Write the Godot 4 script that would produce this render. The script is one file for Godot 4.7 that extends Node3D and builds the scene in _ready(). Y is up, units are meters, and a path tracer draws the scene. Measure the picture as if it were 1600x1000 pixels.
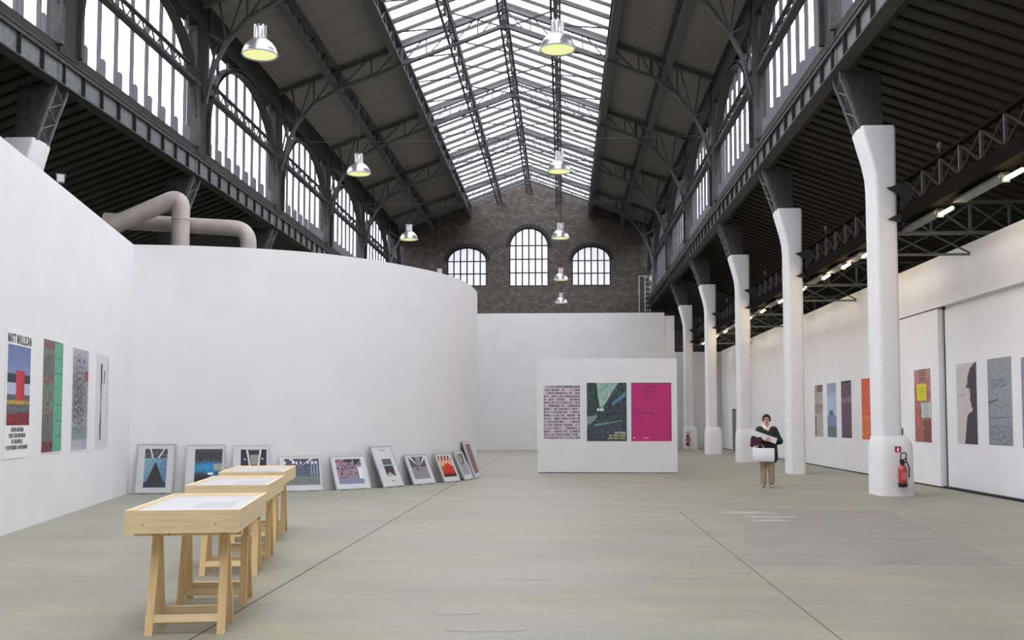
extends Node3D
# A former industrial hall used as an art gallery. x runs across the nave, -z runs along it, y is up, metres.
const BAY := 8.66
const Z0 := -22.45        # axis of the first column pair in view
const XL := -11.3         # nave faces of the two girders
const XR := 5.9
const XC := -2.3          # ridge
const ZEND := -70.5       # brick end wall
const ZREAR := 20.8        # rear wall, behind the camera
const SL := 0.37          # roof slope
const RY := 18.12         # underside of the glass at the ridge
const SKY_HALF := 4.1     # half width of the glazed part of the roof

var M := {}
var taken := {}
var UNIT := BoxMesh.new()
var noise := FastNoiseLite.new()

func _ready() -> void:
	# ---------------------------------------------------------------- camera, sky, exposure
	var f := 1600.0
	var pitch := atan(91.0 / f)
	var yaw := atan(80.0 * cos(pitch) / f)
	var cam := Camera3D.new()
	cam.name = "camera"
	cam.position = Vector3(0, 1.6, 0)
	cam.rotation = Vector3(pitch, yaw, 0)
	cam.near = 0.05
	cam.far = 300.0
	cam.projection = Camera3D.PROJECTION_FRUSTUM
	cam.size = 1000.0 / f * cam.near
	cam.frustum_offset = Vector2(0, 65.0 / f * cam.near)
	add_child(cam)
	cam.current = true
	var env := Environment.new()
	var sm := ProceduralSkyMaterial.new()
	sm.sky_top_color = Color(0.965, 0.965, 1.0)
	sm.sky_horizon_color = Color(0.985, 0.98, 1.0)
	sm.sky_curve = 0.3
	sm.ground_bottom_color = Color(0.35, 0.35, 0.34)
	sm.ground_horizon_color = Color(0.6, 0.6, 0.6)
	sm.sky_energy_multiplier = 2.12
	sm.ground_energy_multiplier = 0.3
	var sky := Sky.new()
	sky.sky_material = sm
	env.background_mode = Environment.BG_SKY
	env.sky = sky
	env.tonemap_mode = Environment.TONE_MAPPER_LINEAR
	env.tonemap_exposure = 1.0
	env.sdfgi_enabled = true
	env.ssao_enabled = true
	env.ssil_enabled = true
	var we := WorldEnvironment.new()
	we.name = "world"
	we.environment = env
	add_child(we)
	# ---------------------------------------------------------------- scene
	noise.seed = 7
	noise.noise_type = FastNoiseLite.TYPE_SIMPLEX
	noise.frequency = 1.0
	noise.fractal_type = FastNoiseLite.FRACTAL_FBM
	noise.fractal_octaves = 4
	materials()
	shell()
	skylight()
	clerestory()
	girders()
	columns()
	roof_steel()
	right_aisle()
	white_walls()
	end_details()
	lamps()
	fluorescents()
	ducts()
	posters()
	frames()
	tables()
	small_things()
	person()

# ==================================================================== naming and tagging
func numbered(n: String) -> String:
	var k: int = taken.get(n, 0)
	taken[n] = k + 1
	return n if k == 0 else "%s_%03d" % [n, k]

func tag(o: Node, label: String, category: String, group := "", kind := "") -> Node:
	o.set_meta("label", label)
	if category != "":
		o.set_meta("category", category)
	if group != "":
		o.set_meta("group", group)
	if kind != "":
		o.set_meta("kind", kind)
	return o

func thing(called: String, label: String, category: String, at := Vector3.ZERO, yaw := 0.0, group := "") -> Node3D:
	var o := Node3D.new()
	o.name = numbered(called)
	add_child(o)
	o.position = at
	o.rotation.y = yaw
	tag(o, label, category, group)
	return o

func setting(called: String, label: String, category := "", at := Vector3.ZERO) -> Node3D:
	var o := thing(called, label, category, at)
	o.set_meta("kind", "structure")
	return o

func obj(called: String, mesh: Mesh, m: Material, parent: Node) -> MeshInstance3D:
	var o := MeshInstance3D.new()
	o.name = numbered(called) if parent == self else called
	o.mesh = mesh
	o.material_override = m
	parent.add_child(o, true)
	return o

# a straight square bar as a shared unit box
func bar(called: String, a: Vector3, b: Vector3, w: float, h: float, m: Material, parent: Node, up := Vector3.UP) -> MeshInstance3D:
	var o := obj(called, UNIT, m, parent)
	var d := b - a
	var z := d.normalized()
	var u := up if absf(z.dot(up)) < 0.99 else Vector3.RIGHT
	var x := u.cross(z).normalized()
	var y := z.cross(x)
	o.transform = Transform3D(Basis(x * w, y * h, d), (a + b) / 2)
	return o

func block(called: String, lo: Vector3, hi: Vector3, m: Material, parent: Node) -> MeshInstance3D:
	var o := obj(called, UNIT, m, parent)
	o.transform = Transform3D(Basis.from_scale(hi - lo), (lo + hi) / 2)
	return o

# ==================================================================== mesh helpers
func begin() -> SurfaceTool:
	var st := SurfaceTool.new()
	st.begin(Mesh.PRIMITIVE_TRIANGLES)
	st.set_smooth_group(-1)
	return st

func done(st: SurfaceTool) -> ArrayMesh:
	st.generate_normals()
	return st.commit()

func tri(st: SurfaceTool, a: Vector3, b: Vector3, c: Vector3) -> void:
	st.add_vertex(a); st.add_vertex(c); st.add_vertex(b)

func quad(st: SurfaceTool, a: Vector3, b: Vector3, c: Vector3, d: Vector3) -> void:   # counter-clockwise seen from outside
	tri(st, a, b, c); tri(st, a, c, d)

func add_box(st: SurfaceTool, c: Vector3, s: Vector3, basis := Basis.IDENTITY) -> void:
	var p := []
	for i in 8:
		p.append(c + basis * (Vector3((i & 1) - 0.5, ((i >> 1) & 1) - 0.5, ((i >> 2) & 1) - 0.5) * s))
	quad(st, p[4], p[5], p[7], p[6]); quad(st, p[1], p[0], p[2], p[3])
	quad(st, p[5], p[1], p[3], p[7]); quad(st, p[0], p[4], p[6], p[2])
	quad(st, p[6], p[7], p[3], p[2]); quad(st, p[0], p[1], p[5], p[4])

func add_bar(st: SurfaceTool, a: Vector3, b: Vector3, w: float, h: float, up := Vector3.UP) -> void:
	var d := b - a
	var z := d.normalized()
	var u := up if absf(z.dot(up)) < 0.99 else Vector3.RIGHT
	var x := u.cross(z).normalized()
	add_box(st, (a + b) / 2, Vector3(w, h, d.length()), Basis(x, z.cross(x), z))

# extrudes a polygon in the local xy plane along local z
func add_prism(st: SurfaceTool, pts: PackedVector2Array, z0: float, z1: float, xf := Transform3D.IDENTITY) -> void:
	if Geometry2D.is_polygon_clockwise(pts):
		pts = pts.duplicate()
		pts.reverse()
	var idx := Geometry2D.triangulate_polygon(pts)
	for i in range(0, idx.size(), 3):
		var a := pts[idx[i]]; var b := pts[idx[i + 1]]; var c := pts[idx[i + 2]]
		if (b - a).cross(c - a) < 0.0:
			var t := b; b = c; c = t
		tri(st, xf * Vector3(a.x, a.y, z1), xf * Vector3(b.x, b.y, z1), xf * Vector3(c.x, c.y, z1))
		tri(st, xf * Vector3(a.x, a.y, z0), xf * Vector3(c.x, c.y, z0), xf * Vector3(b.x, b.y, z0))
	for i in pts.size():
		var a := pts[i]; var b := pts[(i + 1) % pts.size()]
		quad(st, xf * Vector3(a.x, a.y, z0), xf * Vector3(b.x, b.y, z0), xf * Vector3(b.x, b.y, z1), xf * Vector3(a.x, a.y, z1))

# skins a list of closed rings of equal size
func add_skin(st: SurfaceTool, rings: Array, smooth := 1, caps := true) -> void:
	st.set_smooth_group(smooth)
	for i in rings.size() - 1:
		var r0: PackedVector3Array = rings[i]
		var r1: PackedVector3Array = rings[i + 1]
		var n := r0.size()
		for j in n:
			quad(st, r0[j], r0[(j + 1) % n], r1[(j + 1) % n], r1[j])
	st.set_smooth_group(-1)
	if caps:
		for e in 2:
			var r: PackedVector3Array = rings[0] if e == 0 else rings[rings.size() - 1]
			var c := Vector3.ZERO
			for p in r:
				c += p / r.size()
			for j in r.size():
				if e == 0:
					tri(st, c, r[(j + 1) % r.size()], r[j])
				else:
					tri(st, c, r[j], r[(j + 1) % r.size()])

func round_rect(x0: float, x1: float, z0: float, z1: float, y: float, r: float, seg := 4) -> PackedVector3Array:
	var out := PackedVector3Array()
	var cs := [Vector2(x1 - r, z1 - r), Vector2(x1 - r, z0 + r), Vector2(x0 + r, z0 + r), Vector2(x0 + r, z1 - r)]
	for q in 4:
		for i in seg + 1:
			var a := PI / 2 - PI / 2 * (q + float(i) / seg)
			out.append(Vector3(cs[q].x + r * cos(a), y, cs[q].y + r * sin(a)))
	return out

func ring(c: Vector3, ax: Vector3, ay: Vector3, n: int) -> PackedVector3Array:
	var out := PackedVector3Array()
	for i in n:
		var a := TAU * i / n
		out.append(c + ax * cos(a) + ay * sin(a))
	return out

func add_lathe(st: SurfaceTool, prof: Array, n: int, xf := Transform3D.IDENTITY, smooth := 1) -> void:
	var rings := []
	for p in prof:
		rings.append(ring(xf * Vector3(0, p.y, 0), xf.basis * Vector3(0, 0, maxf(p.x, 0.0005)), xf.basis * Vector3(maxf(p.x, 0.0005), 0, 0), n))
	add_skin(st, rings, smooth, prof[0] != prof[prof.size() - 1])

func add_tube(st: SurfaceTool, path: Array, r: float, n := 10) -> void:
	var rings := []
	var side := Vector3.ZERO
	for i in path.size():
		var t: Vector3 = (path[mini(i + 1, path.size() - 1)] - path[maxi(i - 1, 0)]).normalized()
		if side == Vector3.ZERO:
			side = t.cross(Vector3.UP if absf(t.y) < 0.9 else Vector3.RIGHT).normalized()
		side = (side - t * side.dot(t)).normalized()
		rings.append(ring(path[i], side * r, t.cross(side) * r, n))
	add_skin(st, rings, 1, true)

func roof_y(x: float) -> float:
	return RY - SL * absf(x - XC)

func zk(k: float) -> float:
	return Z0 - BAY * k

# ==================================================================== materials
func mat(c: Color, rough := 0.7, metal := 0.0) -> StandardMaterial3D:
	var m := StandardMaterial3D.new()
	m.albedo_color = c
	m.roughness = rough
	m.metallic = metal
	return m

func image_tex(w: int, h: int, fn: Callable) -> ImageTexture:
	var im := Image.create(w, h, false, Image.FORMAT_RGB8)
	for y in h:
		for x in w:
			im.set_pixel(x, y, fn.call((x + 0.5) / w, (y + 0.5) / h))
	return ImageTexture.create_from_image(im)

func ntex(freq: float, lo: Color, hi: Color, size := 256, sd := 1, oct := 5) -> NoiseTexture2D:
	var n := FastNoiseLite.new()
	n.seed = sd
	n.frequency = freq
	n.fractal_octaves = oct
	var t := NoiseTexture2D.new()
	t.width = size
	t.height = size
	t.seamless = true
	t.noise = n
	var g := Gradient.new()
	g.set_color(0, lo)
	g.set_color(1, hi)
	t.color_ramp = g
	return t

func tri_world(m: StandardMaterial3D, t: Texture2D, scale: Vector3) -> StandardMaterial3D:
	m.albedo_texture = t
	m.uv1_triplanar = true
	m.uv1_world_triplanar = true
	m.uv1_scale = scale
	return m

func tiled(u: float, v: float, su: float, sv: float, o: float) -> float:
	# noise that meets itself at the edges of the tile
	var n := noise.get_noise_2d(u * su + o, v * sv)
	var e := 0.82
	if u > e:
		n = lerpf(n, noise.get_noise_2d((u - 1.0) * su + o, v * sv), (u - e) / (1.0 - e))
	if v > e:
		var m := noise.get_noise_2d(u * su + o, (v - 1.0) * sv)
		if u > e:
			m = lerpf(m, noise.get_noise_2d((u - 1.0) * su + o, (v - 1.0) * sv), (u - e) / (1.0 - e))
		n = lerpf(n, m, (v - e) / (1.0 - e))
	return n

func hsh(a: float, b: float) -> float:
	return fposmod(sin(a * 127.1 + b * 311.7) * 43758.5453, 1.0)

func materials() -> void:
	# painted plasterboard
	M.white = tri_world(mat(Color.WHITE, 0.75), ntex(0.02, Color(0.90, 0.90, 0.905), Color(0.93, 0.93, 0.935), 256, 3), Vector3(0.15, 0.15, 0.15))
	M.white_rim = mat(Color(0.92, 0.92, 0.92), 0.7)
	M.masonry = tri_world(mat(Color.WHITE, 0.7), ntex(0.03, Color(0.905, 0.905, 0.91), Color(0.935, 0.935, 0.94), 256, 4), Vector3(0.5, 0.5, 0.5))
	# concrete floor, trowel streaks running across the nave
	var fl := image_tex(512, 512, func(u: float, v: float) -> Color:
		var a := tiled(u, v, 6.0, 14.0, 0.0) * 0.5
		var b := tiled(u, v, 25.0, 110.0, 40.0) * 0.5
		var c := tiled(u, v, 3.0, 5.0, 11.0)
		var g := 0.66 + 0.022 * a + 0.03 * b + 0.03 * c + 0.02 * tiled(u, v, 70.0, 90.0, 5.0)
		var warm := clampf(tiled(u, v, 4.0, 14.0, 90.0) * 1.3, 0.0, 1.0)
		return Color(g + 0.005 + 0.035 * warm, g + 0.008 + 0.025 * warm, g - 0.03 - 0.02 * warm))
	M.floor = tri_world(mat(Color(0.86, 0.855, 0.82), 0.5), fl, Vector3(0.085, 0.085, 0.085))
	M.floor.metallic_specular = 0.35
	M.floor_patch = tri_world(mat(Color(0.825, 0.805, 0.80), 0.65), fl, Vector3(0.2, 0.2, 0.2))
	M.seam = mat(Color(0.30, 0.30, 0.28), 0.9)
	# riveted painted iron
	M.iron = tri_world(mat(Color.WHITE, 0.6), ntex(0.03, Color(0.20, 0.205, 0.205), Color(0.30, 0.305, 0.30), 256, 5), Vector3(0.6, 0.6, 0.6))
	M.iron_sky = mat(Color(0.36, 0.365, 0.375), 0.6)
	M.iron_light = tri_world(mat(Color.WHITE, 0.55), ntex(0.03, Color(0.36, 0.375, 0.38), Color(0.47, 0.485, 0.49), 256, 6), Vector3(0.5, 0.5, 0.5))
	M.mullion = mat(Color(0.33, 0.33, 0.36), 0.6)
	M.iron_dark = mat(Color(0.16, 0.16, 0.155), 0.7)
	M.rust = mat(Color(0.215, 0.20, 0.185), 0.8)
	M.rail_brown = mat(Color(0.10, 0.088, 0.08), 0.85)
	M.rail_brown.metallic_specular = 0.1
	M.rust.metallic_specular = 0.2
	M.green_iron = mat(Color(0.30, 0.34, 0.33), 0.6)
	# sooty roof boards, seams down the slope
	var bd := image_tex(256, 256, func(u: float, v: float) -> Color:
		var i := floorf(v * 32.0)
		var g := 0.53 + 0.05 * hsh(i, 3.0) + 0.03 * noise.get_noise_2d(u * 4.0, v * 60.0)
		if fposmod(v * 32.0, 1.0) < 0.12:
			g -= 0.08
		return Color(g + 0.012, g + 0.002, g - 0.012))
	M.boards = tri_world(mat(Color.WHITE, 0.85), bd, Vector3(0.21, 0.21, 0.21))
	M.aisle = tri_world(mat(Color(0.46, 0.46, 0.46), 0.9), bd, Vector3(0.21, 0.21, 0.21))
	M.rafter = mat(Color(0.17, 0.165, 0.155), 0.9)
	# brick: the courses are under three pixels high in the photograph
	var bk := image_tex(512, 512, func(u: float, v: float) -> Color:
		var row := floorf(v * 48.0)
		var off := 0.5 * fposmod(row, 2.0)
		var col := floorf(u * 16.0 + off)
		var soot := 0.5 + 0.5 * noise.get_noise_2d(u * 5.0 + 7.0, v * 5.0)
		var fv := fposmod(v * 48.0, 1.0)
		var fu := fposmod(u * 16.0 + off, 1.0)
		if fv < 0.16 or fu < 0.05:
			return Color(0.46, 0.45, 0.43).lerp(Color(0.33, 0.32, 0.31), soot)
		var h := hsh(fposmod(col, 16.0), row)
		var h2 := hsh(row + 9.0, fposmod(col, 16.0))
		var c := Color(0.40, 0.375, 0.365).lerp(Color(0.335, 0.32, 0.315), h)
		if h2 > 0.93:
			c = Color(0.49, 0.465, 0.45)
		return c.darkened(0.25 * soot))
	M.brick = tri_world(mat(Color(1.0, 0.985, 0.97), 0.9), bk, Vector3(0.27, 0.27, 0.27))
	M.soot_wall = mat(Color(0.12, 0.115, 0.11), 0.95)
	# glass
	M.glass = mat(Color(0.75, 0.77, 0.82, 0.03), 0.08)
	M.glass.transparency = BaseMaterial3D.TRANSPARENCY_ALPHA
	M.glass_dull = mat(Color(0.70, 0.70, 0.75, 0.25), 0.08)
	M.glass_dull.transparency = BaseMaterial3D.TRANSPARENCY_ALPHA
	M.glass_end = mat(Color(0.72, 0.73, 0.78, 0.86), 0.1)
	M.glass_end.transparency = BaseMaterial3D.TRANSPARENCY_ALPHA
	M.case_glass = mat(Color(0.9, 0.93, 0.93, 0.06), 0.03)
	M.case_glass.transparency = BaseMaterial3D.TRANSPARENCY_ALPHA
	# pine, grain along x and grain along y
	var pine := func(u: float, v: float) -> Color:
		var w := v + 0.02 * noise.get_noise_2d(u * 3.0, v * 3.0)
		var g := 0.5 + 0.5 * sin(w * 70.0 + 3.0 * noise.get_noise_2d(u * 1.2, w * 9.0))
		var k := noise.get_noise_2d(u * 2.0, v * 34.0)
		var c := Color(0.95, 0.86, 0.69).lerp(Color(0.905, 0.785, 0.58), 0.55 * g + 0.35 * k)
		for q in [Vector2(0.2, 0.3), Vector2(0.72, 0.62), Vector2(0.46, 0.88)]:
			var d: float = (Vector2(u, v) - q).length()
			c = c.lerp(Color(0.45, 0.28, 0.15), clampf(1.0 - d / 0.018, 0.0, 1.0))
		return c
	var px := image_tex(256, 256, pine)
	var py := image_tex(256, 256, func(u: float, v: float) -> Color: return pine.call(v, u))
	M.pine = mat(Color.WHITE, 0.55)
	M.pine.albedo_texture = px
	M.pine.uv1_triplanar = true
	M.pine.uv1_scale = Vector3(1.9, 1.9, 1.9)
	M.pine_v = mat(Color(0.97, 0.93, 0.87), 0.55)
	M.pine_v.albedo_texture = py
	M.pine_v.uv1_triplanar = true
	M.pine_v.uv1_scale = Vector3(1.9, 1.9, 1.9)
	M.paper = mat(Color(0.93, 0.93, 0.93), 0.8)
	M.paper_grey = mat(Color(0.80, 0.81, 0.82), 0.8)
	M.alu = mat(Color(0.70, 0.70, 0.71), 0.3, 0.85)
	M.frame = mat(Color(0.70, 0.71, 0.71), 0.4, 0.35)
	M.black = mat(Color(0.045, 0.045, 0.05), 0.6)
	M.duct = tri_world(mat(Color.WHITE, 0.5, 0.15), ntex(0.02, Color(0.66, 0.62, 0.60), Color(0.75, 0.72, 0.70), 256, 8), Vector3(0.4, 0.4, 0.4))
	M.red = mat(Color(0.68, 0.16, 0.17), 0.35)
	M.red.clearcoat_enabled = true
	M.lamp_glow = mat(Color(0.6, 0.62, 0.35), 0.6)
	M.lamp_glow.emission_enabled = true
	M.lamp_glow.emission = Color(0.95, 0.96, 0.68)
	M.lamp_glow.emission_energy_multiplier = 0.85
	M.tube_glow = mat(Color(1, 1, 0.95), 0.6)
	M.tube_glow.emission_enabled = true
	M.tube_glow.emission = Color(1.0, 0.97, 0.88)
	M.tube_glow.emission_energy_multiplier = 2.5

# ==================================================================== the shell
func shell() -> void:
	var x0 := -20.0
	var x1 := 15.0
	var fl := setting("floor", "worn grey-green concrete floor of the hall", "floor")
	block("slab", Vector3(x0, -0.3, ZEND - 1.0), Vector3(x1, 0.0, ZREAR + 0.4), M.floor, fl)
	for x in [-2.72, 2.02]:
		block("seam", Vector3(x - (0.008 if x < 0 else 0.005), -0.01, -60.0 if x < 0 else -18.0), Vector3(x + (0.008 if x < 0 else 0.005), 0.0012, 0.0), M.seam, fl)
	var st := begin()
	var pp := PackedVector2Array([Vector2(2.1, 11.6), Vector2(4.95, 11.66), Vector2(5.75, 18.6), Vector2(3.05, 18.75)])
	add_prism(st, pp, 0.0002, 0.0016, Transform3D(Basis(Vector3(1, 0, 0), Vector3(0, 0, -1), Vector3(0, 1, 0)), Vector3.ZERO))
	obj("floor_patch", done(st), M.floor_patch, fl)
	# old scuffs and stains
	var rs := RandomNumberGenerator.new()
	rs.seed = 4
	var pale := mat(Color(0.655, 0.65, 0.60), 0.6)
	var dull := mat(Color(0.575, 0.57, 0.53), 0.6)
	for e in [[3.1, 18.0, 0.5, 0.22, 0], [3.4, 17.2, 0.42, 0.18, 0], [3.3, 16.6, 0.35, 0.16, 0], [-0.9, 8.6, 0.22, 0.13, 1], [-0.6, 7.9, 0.3, 0.1, 1], [1.2, 10.6, 0.3, 0.1, 1], [-0.4, 10.4, 0.28, 0.1, 1]]:
		var poly := PackedVector2Array()
		for i in 14:
			var an := TAU * i / 14.0
			var rr := 0.65 + 0.5 * rs.randf()
			poly.append(Vector2(e[0] + e[2] * rr * cos(an), e[1] + e[3] * rr * sin(an)))
		st = begin()
		add_prism(st, poly, 0.0004, 0.0024, Transform3D(Basis(Vector3(1, 0, 0), Vector3(0, 0, -1), Vector3(0, 1, 0)), Vector3.ZERO))
		obj("floor_stain", done(st), pale if e[4] == 0 else dull, fl)
	# roof: two boarded slopes below the skylight
	var ce := setting("ceiling", "dark boarded roof slopes on both sides of the skylight", "ceiling")
	for s in [-1.0, 1.0]:
		var xe := XL - 0.9 if s < 0 else XR + 0.9
		var xi: float = XC + s * (SKY_HALF + 0.02)
		st = begin()
		var q := PackedVector2Array([Vector2(xi, roof_y(xi)), Vector2(xe, roof_y(xe)), Vector2(xe, roof_y(xe) + 0.18), Vector2(xi, roof_y(xi) + 0.18)])
		add_prism(st, q, ZEND - 0.6, ZREAR + 0.4)
		obj("boarding", done(st), M.boards, ce)
	# lean-to roofs over the aisles with their rafters
	for s in [-1.0, 1.0]:
		var xa := XL - 0.28 if s < 0 else XR + 0.28
		var xb := x0 if s < 0 else x1
		var ya := 9.82
		var yb := ya - 0.36 * absf(xb - xa)
		var ai := setting("ceiling", "black lean-to roof over the %s aisle" % ("left" if s < 0 else "right"), "ceiling")
		st = begin()
		add_prism(st, PackedVector2Array([Vector2(xa, ya), Vector2(xb, yb), Vector2(xb, yb + 0.2), Vector2(xa, ya + 0.2)]), ZEND - 0.6, ZREAR + 0.4)
		obj("boarding", done(st), M.aisle, ai)
		var n := 74 if s > 0 else 40
		for i in n:
			var z := -17.0 - i * 0.56
			bar("rafter", Vector3(xa + s * 0.5, ya - 0.03 - 0.18, z), Vector3(xb, yb - 0.03, z), 0.12, 0.07, M.rafter, ai)
	# outer walls
	for s in [-1.0, 1.0]:
		var xb := x0 if s < 0 else x1
		var w := setting("wall_left" if s < 0 else "wall_right", "dark outer wall of the %s aisle" % ("left" if s < 0 else "right"), "wall")
		block("masonry", Vector3(minf(xb, xb + s * 0.4), 0, ZEND - 1.0), Vector3(maxf(xb, xb + s * 0.4), 7.0, ZREAR + 0.4), M.soot_wall, w)
	var rw := setting("wall_rear", "wall that closes the hall behind the viewer", "wall")
	st = begin()
	add_prism(st, PackedVector2Array([Vector2(x0, 0), Vector2(x1, 0), Vector2(x1, 7), Vector2(XR + 0.9, 9.9), Vector2(XR + 0.9, roof_y(XR + 0.9)), Vector2(XC, RY + 0.2), Vector2(XL - 0.9, roof_y(XL - 0.9)), Vector2(XL - 0.9, 9.9), Vector2(x0, 7)]), ZREAR, ZREAR + 0.4)
	obj("masonry", done(st), M.brick, rw)
	# brick end wall with three arched openings
	var csg := CSGCombiner3D.new()
	csg.name = numbered("wall_end")
	var outer := CSGPolygon3D.new()
	outer.name = "brickwork"
	outer.polygon = PackedVector2Array([Vector2(x0, 0), Vector2(x1, 0), Vector2(x1, 7), Vector2(XR + 0.9, 9.9), Vector2(XR + 0.9, roof_y(XR + 0.9)), Vector2(XC, RY + 0.1), Vector2(XL - 0.9, roof_y(XL - 0.9)), Vector2(XL - 0.9, 9.9), Vector2(x0, 7)])
	outer.depth = 0.6
	outer.position.z = ZEND
	outer.material = M.brick
	csg.add_child(outer)
	for w in END_WINDOWS:
		var hole := CSGPolygon3D.new()
		hole.name = "opening"
		hole.operation = CSGShape3D.OPERATION_SUBTRACTION
		hole.polygon = arch_poly(w[0], w[1], w[2], w[3], w[4])
		hole.depth = 2.0
		hole.position.z = ZEND + 0.7
		hole.material = M.brick
		csg.add_child(hole)
	add_child(csg)
	tag(csg, "sooty brick gable wall closing the far end of the hall", "wall", "", "structure")
	for i in 3:
		end_window(i)

# x centre, half width, sill, springing, crown
const END_WINDOWS := [[-6.66, 1.38, 10.87, 12.62, 13.6], [-2.35, 1.36, 10.85, 13.6, 14.95], [1.97, 1.34, 10.86, 12.62, 13.62]]

func arch_poly(cx: float, hw: float, sill: float, spring: float, crown: float) -> PackedVector2Array:
	var out := PackedVector2Array([Vector2(cx - hw, sill), Vector2(cx + hw, sill)])
	for i in 17:
		var a := PI * i / 16.0
		out.append(Vector2(cx + hw * cos(a), spring + (crown - spring) * sin(a)))
	return out

func end_window(i: int) -> void:
	var w: Array = END_WINDOWS[i]
	var names := ["small arched window at the left in the brick end wall", "tall middle arched window in the brick end wall", "small arched window at the right in the brick end wall"]
	var o := setting("window_%d" % (i + 1), names[i], "window", Vector3(w[0], w[2], ZEND - 0.15))
	var hw: float = w[1]
	var sp: float = w[3] - w[2]
	var cr: float = w[4] - w[2]
	var outer := arch_poly(0, hw + 0.02, -0.02, sp, cr + 0.02)
	var rim := arch_poly(0, hw - 0.07, 0.07, sp, cr - 0.07)
	var st := begin()
	for j in outer.size():
		var k := (j + 1) % outer.size()
		add_prism(st, PackedVector2Array([outer[j], outer[k], rim[k], rim[j]]), -0.06, 0.06)
	obj("frame", done(st), M.black, o)
	# darkened ring of voussoirs round the head, standing proud of the wall
	st = begin()
	for j in 16:
		var a0 := PI * (j + 0.04) / 16.0
		var a1 := PI * (j + 0.96) / 16.0
		var pts := PackedVector2Array()
		for e in [[a0, 0.0], [a1, 0.0], [a1, 0.24], [a0, 0.24]]:
			pts.append(Vector2((hw + e[1]) * cos(e[0]), sp + (cr - sp + e[1]) * sin(e[0])))
		add_prism(st, pts, 0.15, 0.18)
	var vs := obj("voussoirs", done(st), M.iron_dark, o)
	vs.set_meta("kind", "stuff")
	var rows := 4 if i == 1 else 3
	var xs := []
	for c in 7:
		xs.append(-hw + 2 * hw * c / 6.0)
	var ys := []
	var rowh := sp / (rows - 1) if i != 1 else (sp + 0.1) / (rows - 1)
	for r in rows:
		ys.append(r * rowh)
	ys.append(cr + 0.05)
	for c in range(1, 6):
		var top: float = sp + (cr - sp) * sqrt(maxf(0.0, 1.0 - pow(xs[c] / hw, 2)))
		bar("glazing_bar", Vector3(xs[c], 0, 0), Vector3(xs[c], top, 0), 0.085, 0.06, M.black, o, Vector3.BACK)
	for r in range(1, rows):
		bar("glazing_bar", Vector3(-hw, ys[r], 0), Vector3(hw, ys[r], 0), 0.09, 0.065, M.black, o)
	for c in 6:
		for r in rows:
			var cell := PackedVector2Array([Vector2(xs[c], ys[r]), Vector2(xs[c + 1], ys[r]), Vector2(xs[c + 1], ys[r + 1]), Vector2(xs[c], ys[r + 1])])
			for poly in Geometry2D.intersect_polygons(cell, rim):
				if poly.size() < 3:
					continue
				st = begin()
				var idx := Geometry2D.triangulate_polygon(poly)
				for t in range(0, idx.size(), 3):
					tri(st, Vector3(poly[idx[t]].x, poly[idx[t]].y, -0.01), Vector3(poly[idx[t + 1]].x, poly[idx[t + 1]].y, -0.01), Vector3(poly[idx[t + 2]].x, poly[idx[t + 2]].y, -0.01))
				obj("pane", done(st), M.glass_end, o)

# ==================================================================== skylight glazing
func flat_pane(called: String, a: Vector3, b: Vector3, c: Vector3, d: Vector3, m: Material, parent: Node) -> MeshInstance3D:
	var st := begin()
	quad(st, a, b, c, d)
	return obj(called, done(st), m, parent)

func skylight() -> void:
	for s in [-1.0, 1.0]:
		var o := setting("window_%d" % (4 if s < 0 else 5), "%s slope of the long glazed skylight along the ridge" % ("left" if s < 0 else "right"), "skylight", Vector3(XC, RY, 0))
		var step := BAY / 8.0
		var z := ZREAR
		# out of sight above the viewer: whole panes
		var zs := zk(1.0) + BAY * 0.25
		flat_pane("pane_field", Vector3(0, 0.03, ZREAR), Vector3(0, 0.03, zs), Vector3(s * SKY_HALF, 0.03 - SL * SKY_HALF, zs), Vector3(s * SKY_HALF, 0.03 - SL * SKY_HALF, ZREAR), M.glass, o).set_meta("kind", "stuff")
		var st := begin()
		z = ZREAR
		while z > zs:
			add_bar(st, Vector3(0, 0, z), Vector3(s * SKY_HALF, -SL * SKY_HALF, z), 0.08, 0.15)
			z -= step
		obj("glazing_bars_overhead", done(st), M.iron, o).set_meta("kind", "stuff")
		# in sight: every pane and bar by itself
		var pane_mesh := []
		for half in 2:
			var xa: float = s * (0.02 if half == 0 else SKY_HALF / 2 + 0.03)
			var xb: float = s * (SKY_HALF / 2 - 0.03 if half == 0 else SKY_HALF)
			st = begin()
			var w := step - 0.04
			quad(st, Vector3(xa, 0.03 - SL * absf(xa), 0), Vector3(xa, 0.03 - SL * absf(xa), -w), Vector3(xb, 0.03 - SL * absf(xb), -w), Vector3(xb, 0.03 - SL * absf(xb), 0))
			pane_mesh.append(done(st))
		z = zs
		var i := 0
		while z > ZEND:
			var wide := 0.12 if i % 2 == 0 else 0.08
			bar("glazing_bar", Vector3(0, 0, z), Vector3(s * SKY_HALF, -SL * SKY_HALF, z), wide, 0.16 if i % 2 == 0 else 0.12, M.iron, o)
			for half in 2:
				var p := obj("pane", pane_mesh[half], M.glass, o)
				p.position = Vector3(0, 0, z - 0.02)
			z -= step
			i += 1

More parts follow.
